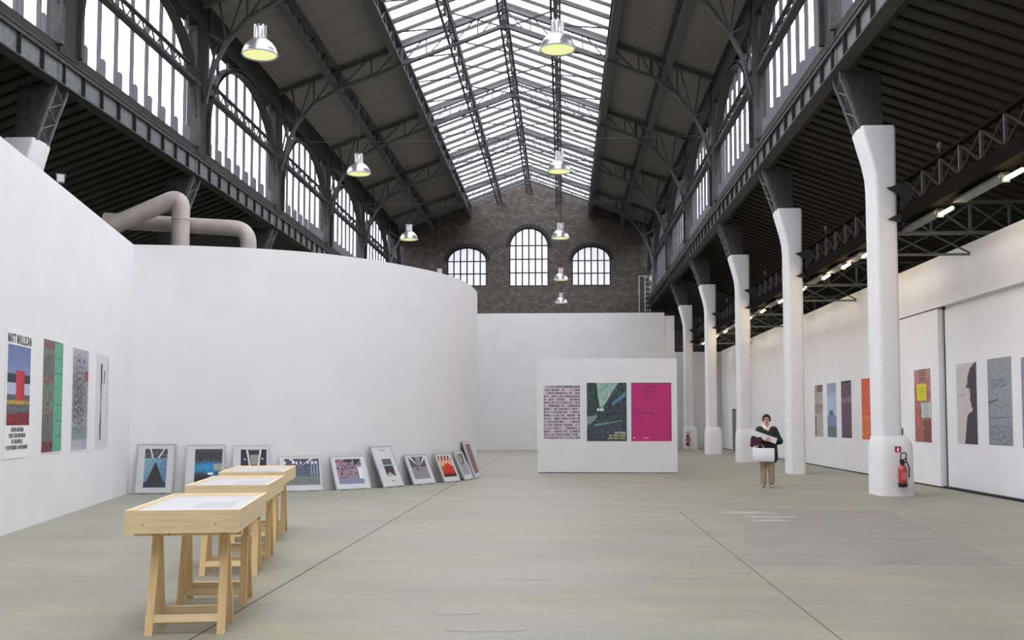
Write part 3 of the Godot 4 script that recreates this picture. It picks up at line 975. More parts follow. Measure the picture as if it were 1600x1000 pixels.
# ==================================================================== lamps
func lamps() -> void:
	var ords := ["nearest the viewer", "second from the viewer", "third from the viewer", "fourth from the viewer", "farthest from the viewer"]
	var shade := begin()
	add_lathe(shade, [Vector2(0.31, 0.0), Vector2(0.318, 0.015), Vector2(0.308, 0.03), Vector2(0.298, 0.08), Vector2(0.272, 0.145), Vector2(0.222, 0.215), Vector2(0.15, 0.275), Vector2(0.105, 0.30), Vector2(0.095, 0.29), Vector2(0.14, 0.262), Vector2(0.205, 0.205), Vector2(0.258, 0.14), Vector2(0.295, 0.01), Vector2(0.31, 0.0)], 32)
	var shade_mesh := done(shade)
	var neck := begin()
	add_lathe(neck, [Vector2(0.1, 0.29), Vector2(0.1, 0.49), Vector2(0.09, 0.51), Vector2(0.0, 0.52)], 20)
	for i in 8:
		var a := TAU * i / 8.0
		add_bar(neck, Vector3(0.098 * cos(a), 0.3, 0.098 * sin(a)), Vector3(0.098 * cos(a), 0.54, 0.098 * sin(a)), 0.02, 0.03, Vector3(cos(a), 0, sin(a)))
	var neck_mesh := done(neck)
	var glow := begin()
	add_lathe(glow, [Vector2(0.0, 0.012), Vector2(0.16, 0.014), Vector2(0.294, 0.022), Vector2(0.29, 0.032), Vector2(0.0, 0.034)], 28)
	var glow_mesh := done(glow)
	var ys := [8.0, 8.0, 7.82, 7.58, 7.6]
	for row in 2:
		for i in (4 if row == 0 else 5):
			var x := -5.3 if row == 0 else -0.08
			var z: float = -17.4 - 8.72 * i
			var y: float = ys[i] - 0.02
			var o := thing("pendant_lamp", "aluminium bell pendant lamp glowing yellow-green, %s row, %s" % ["left" if row == 0 else "right", ords[i] if not (row == 0 and i == 3) else "half hidden by the curved wall"], "lamp", Vector3(x, y, z), 0.0, "pendant lamps over the nave")
			obj("shade", shade_mesh, M.alu, o)
			obj("ballast_housing", neck_mesh, M.alu, o)
			obj("diffuser", glow_mesh, M.lamp_glow, o)
			var top := (roof_y(x) + 0.03 if row == 0 else RY - SL * SKY_HALF / 2 - 0.72 - 0.034) - y
			bar("cable", Vector3(0, 0.5, 0), Vector3(0, top, 0), 0.012, 0.012, M.iron_dark, o, Vector3.BACK)
			var l := SpotLight3D.new()
			l.name = "lamp_light"
			l.light_color = Color(1.0, 1.0, 0.8)
			l.light_energy = 0.6
			l.light_size = 0.2
			l.spot_range = 60.0
			l.spot_attenuation = 2.0
			l.spot_angle = 62.0
			l.shadow_enabled = true
			l.position = Vector3(0, -0.015, 0)
			l.rotation.x = -PI / 2
			o.add_child(l)

func fluorescents() -> void:
	var places := ["cut off by the right edge of the picture", "just right of the nearest white column", "first one left of the nearest white column", "second one left of the nearest white column", "third one left of the nearest white column",
		"first one left of the straight column", "second one left of the straight column", "third one left of the straight column", "fourth one left of the straight column", "fourth from the far end", "third from the far end", "next to last before the far end", "farthest one, beside the last white column"]
	var zs := [-17.1, -20.1, -25.3, -27.15, -29.2, -32.0, -35.2, -38.4, -41.1, -44.1, -47.2, -50.0, -54.6]
	var st := begin()
	add_tube(st, [Vector3(0, 0, -0.3), Vector3(0, 0, 0.3)], 0.04, 12)
	var tube_mesh := done(st)
	for i in zs.size():
		var o := thing("strip_light", "lit strip lamp under the crane beam, %s" % places[i], "lamp", Vector3(7.45, 5.62, zs[i]), 0.0, "strip lights along the right aisle")
		var gap: float = zs[i] - zs[i + 1] if i + 1 < zs.size() else 2.5
		st = begin()
		add_prism(st, PackedVector2Array([Vector2(-0.12, 0.0), Vector2(0.12, 0.0), Vector2(0.07, 0.09), Vector2(-0.07, 0.09)]), -minf(2.0, gap - 0.75), 0.0)
		var hs := obj("housing", done(st), M.iron_light, o)
		hs.position = Vector3(0, 0.06, 0.3)
		hs.position.z = -0.35
		var tb := obj("lit_tube", tube_mesh, M.tube_glow, o)
		tb.position.y = 0.03
		bar("socket", Vector3(0, 0.04, -0.36), Vector3(0, 0.04, -0.31), 0.13, 0.13, M.iron_light, o)
		for hz in [-0.5, -1.2]:
			bar("hanger", Vector3(0, 0.13, hz), Vector3(0, 0.182, hz), 0.03, 0.03, M.iron, o, Vector3.BACK)
		var l := OmniLight3D.new()
		l.name = "tube_light"
		l.light_color = Color(1.0, 0.88, 0.68)
		l.light_energy = 0.5
		l.light_size = 0.12
		l.omni_range = 40.0
		l.omni_attenuation = 2.0
		l.shadow_enabled = true
		l.position = Vector3(0.0, -0.13, 0)
		o.add_child(l)

func smooth_path(pts: Array, r: float) -> Array:
	# polyline with round elbows
	var out := [pts[0]]
	for i in range(1, pts.size() - 1):
		var p: Vector3 = pts[i]
		var d0: Vector3 = (pts[i - 1] - p).normalized()
		var d1: Vector3 = (pts[i + 1] - p).normalized()
		for j in 9:
			var t := j / 8.0
			out.append((p + d0 * r).lerp(p, t).lerp(p.lerp(p + d1 * r, t), t))
	out.append(pts[pts.size() - 1])
	return out

func ducts() -> void:
	var o := thing("air_duct", "grey air duct that bends down behind the corner of the white walls", "duct", Vector3(-9.3, 5.2, -24.3))
	var st := begin()
	add_tube(st, smooth_path([Vector3(-3.2, 0.95, 0.3), Vector3(-1.75, 1.0, 0.3), Vector3(0.0, 1.86, 0.0), Vector3(0.0, -0.4, 0.0)], 0.34), 0.215, 24)
	obj("pipe", done(st), M.duct, o)
	for y in [0.45, 1.25]:
		st = begin()
		add_lathe(st, [Vector2(0.215, y), Vector2(0.226, y + 0.005), Vector2(0.226, y + 0.03), Vector2(0.215, y + 0.035)], 24)
		obj("seam_ring", done(st), M.duct, o)
	block("collar", Vector3(0.18, 0.0, -0.25), Vector3(0.32, 0.5, 0.2), M.paper_grey, o)
	var d := thing("air_duct", "grey air duct running level behind the upright one and turning down over the curved wall", "duct", Vector3(-8.0, 5.2, -25.2))
	st = begin()
	add_tube(st, smooth_path([Vector3(-3.6, 1.45, 0.0), Vector3(0.1, 1.2, 0.0), Vector3(0.1, -0.4, 0.0)], 0.4), 0.2, 24)
	obj("pipe", done(st), M.duct, d)

# ==================================================================== posters
func art(w: int, h: int, fn: Callable) -> StandardMaterial3D:
	var m := mat(Color.WHITE, 0.6)
	m.albedo_texture = image_tex(w, h, fn)
	m.texture_repeat = false
	return m

func nz(u: float, v: float, s: float) -> float:
	return noise.get_noise_2d(u * s, v * s)

func inside(p: Vector2, poly: PackedVector2Array) -> bool:
	return Geometry2D.is_point_in_polygon(p, poly)

func poster(label: String, at: Vector3, yaw: float, w: float, h: float, m: Material, inset := [0.0, 0.0, 1.0, 1.0], group := "") -> Node3D:
	var o := thing("poster", label, "poster", at, yaw, group)
	block("sheet", Vector3(-w / 2, -h / 2, 0.0), Vector3(w / 2, h / 2, 0.006), M.paper, o)
	var q := QuadMesh.new()
	q.size = Vector2(w * (inset[2] - inset[0]), h * (inset[3] - inset[1]))
	var p := obj("print", q, m, o)
	p.position = Vector3(w * ((inset[0] + inset[2]) / 2.0 - 0.5), h * (0.5 - (inset[1] + inset[3]) / 2.0), 0.0075)
	return o

func lettering(o: Node3D, text: String, at: Vector3, width: float, height: float, m: Material, align := 0) -> void:
	var t := TextMesh.new()
	var f := SystemFont.new()
	f.font_names = PackedStringArray(["Droid Sans"])
	f.font_weight = 700
	t.font = f
	t.text = text
	t.font_size = 64
	t.pixel_size = 0.01
	t.depth = 0.02
	t.curve_step = 2.0
	var bb := t.get_aabb()
	var n := obj("lettering", t, m, o)
	var sx := width / maxf(bb.size.x, 0.001)
	var sy := height / maxf(bb.size.y, 0.001)
	n.scale = Vector3(sx, sy, 0.1)
	var ox := -(bb.position.x + bb.size.x * (0.5 if align == 0 else 1.0)) * sx
	n.position = at + Vector3(ox, -(bb.position.y + bb.size.y / 2) * sy, 0.0015)

func posters() -> void:
	var c := Vector2(-9.45, -21.95)
	var yl := atan2(LDIR.y, -LDIR.x)
	var lp := func(s: float, y: float) -> Vector3: return Vector3(c.x + LDIR.x * s + 0.002, y, c.y + LDIR.y * s)
	# 1 red tower under a blue sky
	var m := art(96, 128, func(u: float, v: float) -> Color:
		var k := Color(0.40, 0.47, 0.66).lerp(Color(0.52, 0.55, 0.71), clampf(v * 2.2 + nz(u, v, 5.0) * 0.4, 0, 1))
		if v > 0.36 and v < 0.47 and (u < 0.4 or u > 0.74): k = Color(0.16, 0.18, 0.22)
		elif v > 0.40 and v < 0.62: k = Color(0.70, 0.75, 0.83)
		elif v >= 0.62 and v < 0.69: k = Color(0.35, 0.36, 0.37)
		if v >= 0.69: k = Color(0.52, 0.46, 0.30)
		if v > 0.685 and v < 0.735 and nz(u, v, 12.0) > -0.1: k = Color(0.80, 0.66, 0.16)
		if v >= 0.735: k = Color(0.55, 0.56, 0.58).lerp(Color(0.15, 0.17, 0.2), clampf(0.5 + 1.6 * nz(u * 1.0, v * 2.0, 22.0), 0, 1))
		if v > 0.86 - 0.03 * u: k = Color(0.62, 0.13, 0.20).lerp(Color(0.28, 0.08, 0.13), clampf(0.4 + 1.2 * nz(u, v * 1.6, 9.0), 0, 1))
		if u > 0.38 and u < 0.74 and v > 0.31 and v < 0.69: k = Color(0.79, 0.17, 0.24).lerp(Color(0.62, 0.12, 0.2), clampf((u - 0.5) * 3.0, 0, 1))
		return k)
	var p := poster("tall poster of a red tower under a blue sky, leftmost on the left wall", lp.call(7.70, 1.975), yl, 1.14, 1.85, m, [0.06, 0.125, 0.97, 0.745], "posters on the left wall")
	lettering(p, "MATT MULLICAN", Vector3(0.02, 0.785, 0.006), 1.06, 0.13, M.black)
	lettering(p, "CENTRE NATIONAL", Vector3(0, -0.515, 0.006), 0.58, 0.062, M.iron)
	lettering(p, "D'ART CONTEMPORAIN", Vector3(0, -0.60, 0.006), 0.74, 0.062, M.iron)
	lettering(p, "DE GRENOBLE", Vector3(0, -0.685, 0.006), 0.5, 0.062, M.iron)
	lettering(p, "9 SEPTEMBRE 4 NOVEMBRE", Vector3(0, -0.77, 0.006), 0.98, 0.062, M.iron)
	# 2 green diptych
	m = art(96, 144, func(u: float, v: float) -> Color:
		var k := Color(0.40, 0.70, 0.56).lerp(Color(0.33, 0.62, 0.50), clampf(0.5 + nz(u, v, 8.0), 0, 1))
		if u > 0.55:
			if fposmod(v * 7.0, 1.0) < 0.08 and hsh(floorf(v * 7.0), floorf(u * 9.0)) > 0.4: k = Color(0.24, 0.47, 0.38)
			return k
		k = Color(0.40, 0.55, 0.49).lerp(Color(0.46, 0.36, 0.36), clampf(0.35 + nz(u, v, 7.0), 0, 1))
		if v < 0.085: return Color(0.47, 0.33, 0.34)
		var bars: bool = (v > 0.13 and v < 0.34) or (v > 0.66 and v < 0.90)
		if bars and fposmod(u * 9.0, 1.0) < 0.45: k = Color(0.33, 0.28, 0.30)
		if absf(v - 0.36 - 0.02 * sin(u * 14.0)) < 0.012 or absf(v - 0.64 + 0.02 * sin(u * 11.0)) < 0.012: k = Color(0.58, 0.27, 0.29)
		if absf((Vector2(u, v) - Vector2(0.25, 0.48)).length() - 0.1) < 0.015: k = Color(0.3, 0.36, 0.33)
		if v > 0.90: k = Color(0.30, 0.11, 0.15) if nz(u, v, 14.0) > -0.15 else Color(0.55, 0.25, 0.28)
		if u > 0.53: k = Color(0.28, 0.4, 0.35)
		return k)
	poster("green poster with a red-brown drawn column at its left, second on the left wall", lp.call(5.96, 1.97), yl, 1.1, 1.8, m, [0.0, 0.0, 1.0, 0.99], "posters on the left wall")
	# 3 grey scribbled drawing
	m = art(96, 144, func(u: float, v: float) -> Color:
		var n := 0.5 + 0.9 * noise.get_noise_2d(u * 14.0, v * 18.0) + 0.25 * noise.get_noise_2d(u * 50.0, v * 50.0)
		var dens := clampf(1.25 - absf(v - 0.47) * 2.1, 0.12, 1.0) * clampf(1.35 - absf(u - 0.45) * 1.5, 0.4, 1.0)
		var g := lerpf(0.80, 0.22, clampf((n + 0.16) * dens * 1.15, 0, 1))
		var k := Color(g, g, g * 1.04)
		if u > 0.66: k = k.lerp(Color(0.60, 0.57, 0.72), 0.35)
		if u > 0.75 and absf(v - 0.26) < 0.05: k = Color(0.55, 0.27, 0.34)
		if (absf(u - 0.4) < 0.035 or absf(u - 0.7) < 0.035) and absf(v - 0.115) < 0.02: k = Color(0.15, 0.14, 0.18)
		if absf(v - 0.83) < 0.06: k = k.lerp(Color(0.33, 0.48, 0.42), 0.4)
		return k)
	poster("grey poster covered by a dense pencil scribble, third on the left wall", lp.call(4.25, 1.95), yl, 1.06, 1.8, m, [0.0, 0.0, 1.0, 0.99], "posters on the left wall")
	# 4 thin dark vertical stroke
	m = art(96, 144, func(u: float, v: float) -> Color:
		var k := Color(0.84, 0.835, 0.85)
		var cx := 0.40 - 0.05 * v + 0.01 * sin(v * 30.0)
		var w := 0.045 + 0.018 * sin(v * 9.0)
		if v > 0.10 and v < 0.92 and absf(u - cx) < w: k = Color(0.10, 0.09, 0.13) if v < 0.8 else Color(0.36, 0.34, 0.36)
		if absf(u - 0.64 + 0.3 * absf(v - 0.2)) < 0.03 and v > 0.16 and v < 0.31: k = Color(0.12, 0.1, 0.15)
		if absf(u - 0.90) < 0.018 and v > 0.06 and v < 0.74 and hsh(floorf(v * 70.0), 2.0) > 0.45: k = Color(0.45, 0.45, 0.48)
		return k)
	poster("white poster with one thin dark upright stroke, fourth on the left wall nearest the corner", lp.call(2.6, 1.945), yl, 1.0, 1.8, m, [0.0, 0.0, 1.0, 0.985], "posters on the left wall")
	# panel: contact sheet
	var zf := -31.17 + 0.072
	m = art(192, 288, func(u: float, v: float) -> Color:
		var row := floorf(v * 17.0)
		var col := floorf(u * 14.0)
		var k := Color(0.82, 0.79, 0.82)
		var fv := fposmod(v * 17.0, 1.0)
		var fu := fposmod(u * 14.0, 1.0)
		if fv > 0.22 and fv < 0.86 and fu > 0.06 and fu < 0.94 and hsh(col * 3.1, row) > 0.1:
			var h := hsh(col, row * 1.7)
			var b := Color(0.13, 0.11, 0.13).lerp(Color(0.66, 0.62, 0.64), h * h)
			if hsh(row, col * 2.3) > 0.84: b = Color(0.45, 0.17, 0.24)
			elif hsh(row * 1.3, col) > 0.8: b = Color(0.50, 0.55, 0.62)
			k = b if nz(u, v, 60.0) > -0.05 else b.lerp(Color(0.85, 0.82, 0.84), 0.8)
		return k)
	poster("white poster printed with rows of tiny pictures, left on the free-standing panel", Vector3(-0.04, 1.83, zf), 0, 1.18, 1.75, m, [0.03, 0.03, 0.97, 0.965], "posters on the free-standing panel")
	# panel: hall photograph in teal
	m = art(128, 192, func(u: float, v: float) -> Color:
		var P2 := Vector2(u, v)
		var k := Color(0.20, 0.235, 0.25).lerp(Color(0.32, 0.38, 0.40), clampf(0.4 + nz(u, v, 9.0), 0, 1))
		if inside(P2, PackedVector2Array([Vector2(0.24, 0), Vector2(0.79, 0), Vector2(0.40, 0.43), Vector2(0.31, 0.42)])):
			k = Color(0.53, 0.67, 0.62).lerp(Color(0.70, 0.80, 0.77), clampf(0.5 + nz(u * 2.0, v, 6.0), 0, 1))
		if inside(P2, PackedVector2Array([Vector2(0.16, 0), Vector2(0.24, 0), Vector2(0.31, 0.42), Vector2(0.26, 0.42)])): k = Color(0.13, 0.28, 0.22)
		if inside(P2, PackedVector2Array([Vector2(0.62, 0.36), Vector2(0.98, 0.14), Vector2(0.98, 0.23), Vector2(0.66, 0.39)])): k = Color(0.33, 0.53, 0.66)
		if inside(P2, PackedVector2Array([Vector2(0.0, 0.58), Vector2(0.28, 0.56), Vector2(0.18, 0.66), Vector2(0.0, 0.74)])): k = Color(0.55, 0.60, 0.58)
		if inside(P2, PackedVector2Array([Vector2(0.17, 0.71), Vector2(0.86, 0.645), Vector2(0.9, 0.655), Vector2(0.22, 0.745)])): k = Color(0.42, 0.62, 0.63)
		if inside(P2, PackedVector2Array([Vector2(0.1, 0.76), Vector2(0.92, 0.67), Vector2(0.92, 0.80), Vector2(0.25, 0.97), Vector2(0.05, 0.9)])): k = Color(0.24, 0.27, 0.33).lerp(Color(0.33, 0.37, 0.44), clampf(nz(u, v, 10.0) + 0.4, 0, 1))
		for q in [0.28, 0.345, 0.40]:
			if absf(u - q) < 0.022 and absf(v - 0.46) < 0.022: k = Color(0.96, 0.97, 0.97)
		return k)
	p = poster("dark teal poster of the hall with pale lettering, middle of the free-standing panel", Vector3(1.315, 1.84, zf), 0, 1.2, 1.76, m, [0.0, 0.0, 1.0, 1.0], "posters on the free-standing panel")
	var yellow := mat(Color(0.86, 0.85, 0.58), 0.6)
	lettering(p, "RETOUR", Vector3(0.56, -0.63, 0.008), 0.32, 0.06, M.paper, 1)
	lettering(p, "AU MAGASIN", Vector3(0.56, -0.715, 0.008), 0.50, 0.06, yellow, 1)
	lettering(p, "JANVIER 2006", Vector3(0.56, -0.80, 0.008), 0.55, 0.06, yellow, 1)
	# panel: magenta
	m = art(128, 192, func(u: float, v: float) -> Color:
		var k := Color(0.80, 0.17, 0.46).lerp(Color(0.74, 0.20, 0.48), clampf(0.5 + nz(u, v, 6.0), 0, 1))
		if u < 0.018 or u > 0.982 or v < 0.012: k = Color(0.42, 0.10, 0.26)
		var line := floorf(v * 34.0)
		if v > 0.05 and v < 0.30 and fposmod(v * 34.0, 1.0) < 0.42 and u > 0.2 + 0.1 * hsh(line, 1.0) and u < 0.52 + 0.12 * hsh(line, 2.0): k = k.lerp(Color(0.36, 0.12, 0.3), 0.55 * (1.0 if hsh(floorf(u * 50.0), line) > 0.3 else 0.0))
		if v > 0.50 and v < 0.53 and u > 0.08 and u < 0.55 and hsh(floorf(u * 40.0), 3.0) > 0.4: k = k.lerp(Color(0.4, 0.12, 0.3), 0.5)
		for q in [Vector2(0.07, 0.945), Vector2(0.33, 0.945), Vector2(0.405, 0.945)]:
			if (Vector2(u, v * 1.47) - Vector2(q.x, q.y * 1.47)).length() < 0.022: k = Color(0.95, 0.75, 0.86)
		return k)
	poster("magenta poster with faint lines of text, right on the free-standing panel", Vector3(2.655, 1.84, zf), 0, 1.2, 1.76, m, [0.0, 0.0, 1.0, 1.0], "posters on the free-standing panel")
	# right wall, far group: z of the near edge side, in order from the far end
	var yr := -PI / 2
	var g := "posters on the right wall"
	m = art(64, 96, func(u: float, v: float) -> Color:
		var k := Color(0.62, 0.58, 0.55).lerp(Color(0.74, 0.72, 0.68), clampf(0.4 + nz(u, v, 6.0) + 0.3 * v, 0, 1))
		if v < 0.14 and u > 0.3: k = Color(0.42, 0.39, 0.36)
		if u < 0.2 and v > 0.6 and nz(u, v, 11.0) > -0.15: k = Color(0.22, 0.21, 0.25)
		if absf(v - 0.45) < 0.09 and nz(u, v, 18.0) > 0.15: k = Color(0.36, 0.34, 0.33)
		return k)
	poster("pale beige-grey poster, farthest of the row on the right wall", Vector3(8.85, 1.91, -36.0), yr, 1.12, 1.78, m, [0, 0, 1, 1], g)
	m = art(64, 96, func(u: float, v: float) -> Color:
		var k := Color(0.60, 0.60, 0.72).lerp(Color(0.68, 0.76, 0.86), clampf((v - 0.1) * 5.0, 0, 1))
		if v > 0.5 and v < 0.62 and absf(u - 0.45) < 0.32 - (0.62 - v) * 1.3: k = Color(0.34, 0.44, 0.50)
		if v > 0.6: k = Color(0.50, 0.54, 0.68)
		if v > 0.8: k = Color(0.30, 0.33, 0.36).lerp(Color(0.55, 0.57, 0.56), clampf(0.4 + 2.0 * nz(u, v, 24.0), 0, 1))
		return k)
	poster("pale blue seascape-like poster, second from the far end of the right wall row", Vector3(8.85, 1.92, -34.28), yr, 1.14, 1.78, m, [0, 0, 1, 1], g)
	m = art(64, 96, func(u: float, v: float) -> Color:
		var k := Color(0.31, 0.21, 0.32).lerp(Color(0.50, 0.38, 0.46), clampf(0.4 + 1.5 * nz(u, v * 1.4, 22.0), 0, 1))
		if v < 0.03 or v > 0.98: k = Color(0.15, 0.1, 0.16)
		if absf(v - 0.34) < 0.05 and nz(u, v, 25.0) > 0.05: k = Color(0.66, 0.58, 0.64)
		return k)
	poster("dark purple patterned poster, third from the far end of the right wall row", Vector3(8.85, 1.93, -32.53), yr, 1.14, 1.78, m, [0, 0, 1, 1], g)
	m = art(64, 96, func(u: float, v: float) -> Color:
		var k := Color(0.86, 0.33, 0.22).lerp(Color(0.90, 0.45, 0.24), clampf(0.4 + 1.4 * nz(u, v, 8.0), 0, 1))
		if v > 0.6 and nz(u + 3.0, v, 9.0) > 0.1: k = Color(0.93, 0.62, 0.20)
		if nz(u + 9.0, v, 12.0) > 0.3: k = Color(0.62, 0.30, 0.40)
		return k)
	poster("orange-red poster partly hidden behind the nearest white column", Vector3(8.85, 1.92, -30.3), yr, 1.14, 1.78, m, [0, 0, 1, 1], g)
	m = art(96, 144, func(u: float, v: float) -> Color:
		var k := Color(0.70, 0.52, 0.50).lerp(Color(0.60, 0.36, 0.33), clampf(v * 1.2 + nz(u, v, 6.0), 0, 1))
		if v < 0.17 and fposmod(v * 26.0, 1.0) < 0.4 and u > 0.3 and u < 0.75: k = k.lerp(Color(0.25, 0.14, 0.15), 0.7)
		if u > 0.16 and u < 0.74 and v > 0.2 and v < 0.43:
			k = Color(0.83, 0.79, 0.16)
			if u > 0.3 and u < 0.6 and v > 0.24 and v < 0.38 and (fposmod(v * 30.0, 1.0) < 0.3): k = Color(0.63, 0.58, 0.12)
		if u > 0.44 and u < 0.98 and v > 0.46 and v < 0.67:
			k = Color(0.80, 0.83, 0.80)
			if u > 0.52 and u < 0.9 and fposmod(v * 40.0 + u, 1.0) < 0.4: k = Color(0.45, 0.56, 0.55)
		if (Vector2(u, v) - Vector2(0.22, 0.72)).length() < 0.08: k = Color(0.85, 0.36, 0.40)
		if v > 0.7 and u > 0.55 and nz(u, v, 20.0) > 0.1: k = Color(0.27, 0.13, 0.12)
		return k)
	poster("red-brown poster with a yellow square and white note, right of the nearest white column", Vector3(8.862, 1.95, -25.75), yr, 1.14, 1.79, m, [0, 0, 1, 1], g)
	m = art(96, 144, func(u: float, v: float) -> Color:
		var k := Color(0.77, 0.74, 0.74).lerp(Color(0.80, 0.78, 0.78), clampf(0.5 + nz(u, v, 5.0), 0, 1))
		var e := PackedVector2Array([Vector2(0.97, 0.0), Vector2(0.72, 0.06), Vector2(0.58, 0.16), Vector2(0.55, 0.26), Vector2(0.46, 0.305), Vector2(0.64, 0.31), Vector2(0.70, 0.40), Vector2(0.66, 0.46), Vector2(0.73, 0.50), Vector2(0.72, 0.53), Vector2(0.80, 0.57), Vector2(0.77, 0.60), Vector2(0.62, 0.62), Vector2(0.52, 0.66), Vector2(0.38, 1.0), Vector2(1.0, 1.0), Vector2(1.0, 0.0)])
		if inside(Vector2(u, v), e): k = Color(0.20, 0.19, 0.24).lerp(Color(0.27, 0.25, 0.29), clampf(0.5 + nz(u, v, 16.0), 0, 1))
		if absf(v - 0.405 + 0.05 * u) < 0.006 and u < 0.5 and u > 0.05: k = Color(0.62, 0.59, 0.59)
		return k)
	poster("white poster with a black silhouette of a helmeted head in profile", Vector3(8.998, 1.965, -23.34), yr, 1.14, 1.8, m, [0, 0, 1, 1], g)
	m = art(96, 144, func(u: float, v: float) -> Color:
		var k := Color(0.60, 0.62, 0.63).lerp(Color(0.53, 0.55, 0.57), clampf(0.4 + nz(u * 1.0, v * 2.0, 7.0) + 0.3 * v, 0, 1))
		if absf(v - 0.29) < 0.05 and u > 0.12 and u < 0.8 and nz(u, v, 17.0) > 0.05: k = Color(0.43, 0.44, 0.52)
		if absf(v - 0.515 + 0.09 * u) < 0.008 and u < 0.42: k = Color(0.25, 0.25, 0.3)
		if absf(v - 0.55 + 0.02 * sin(u * 8.0)) < 0.006 or absf(v - 0.69) < 0.006: k = Color(0.47, 0.48, 0.5)
		if v > 0.78 and nz(u, v, 14.0) > 0.1: k = Color(0.44, 0.46, 0.5)
		return k)
	poster("plain grey poster with faint scratches, right of the helmet silhouette", Vector3(8.998, 1.98, -21.6), yr, 1.16, 1.8, m, [0, 0, 1, 1], g)
	m = art(64, 96, func(u: float, v: float) -> Color:
		return Color(0.50, 0.48, 0.60).lerp(Color(0.58, 0.56, 0.66), clampf(0.5 + nz(u, v, 6.0), 0, 1)))
	poster("lilac-grey poster cut off by the right edge of the picture", Vector3(8.998, 1.93, -20.0), yr, 1.16, 1.78, m, [0, 0, 1, 1], g)

# ==================================================================== framed prints on the floor
func wall_gap(p: Vector2) -> float:
	var best := 9.0
	for i in CURVE.size() - 1:
		best = minf(best, p.distance_to(Geometry2D.get_closest_point_to_segment(p, CURVE[i], CURVE[i + 1])))
	return best

func framed(label: String, bl: Vector2, br: Vector2, h: float, inset: Array, m: Material) -> void:
	var mid := (bl + br) / 2
	var d := br - bl
	var w := d.length()
	var lean := asin(clampf((minf(wall_gap(mid), minf(wall_gap(bl), wall_gap(br))) - 0.03) / h, 0.06, 0.42))
	var o := thing("framed_print", label, "framed print", Vector3(mid.x, 0.012, mid.y), atan2(-d.y, d.x), "framed prints leaning on the curved wall")
	o.rotation.x = -lean
	var t := 0.035
	block("backing", Vector3(-w / 2 + 0.01, 0.005, -t), Vector3(w / 2 - 0.01, h - 0.005, -0.012), M.iron_dark, o)
	block("mat_board", Vector3(-w / 2 + 0.02, 0.02, -0.012), Vector3(w / 2 - 0.02, h - 0.02, -0.006), M.paper_grey, o)
	for e in [[Vector3(-w / 2, 0, -t), Vector3(w / 2, 0.028, 0)], [Vector3(-w / 2, h - 0.028, -t), Vector3(w / 2, h, 0)], [Vector3(-w / 2, 0.028, -t), Vector3(-w / 2 + 0.028, h - 0.028, 0)], [Vector3(w / 2 - 0.028, 0.028, -t), Vector3(w / 2, h - 0.028, 0)]]:
		block("frame_bar", e[0], e[1], M.frame, o)
	var q := QuadMesh.new()
	q.size = Vector2(w * (inset[2] - inset[0]), h * (inset[3] - inset[1]))
	var p := obj("print", q, m, o)
	p.position = Vector3(w * ((inset[0] + inset[2]) / 2 - 0.5), h * (1.0 - (inset[1] + inset[3]) / 2), -0.004)
	for x in [-0.28, 0.25]:
		block("floor_block", Vector3(x * w - 0.08, -0.012, -0.03), Vector3(x * w + 0.08, 0.0, 0.004), M.black, o)

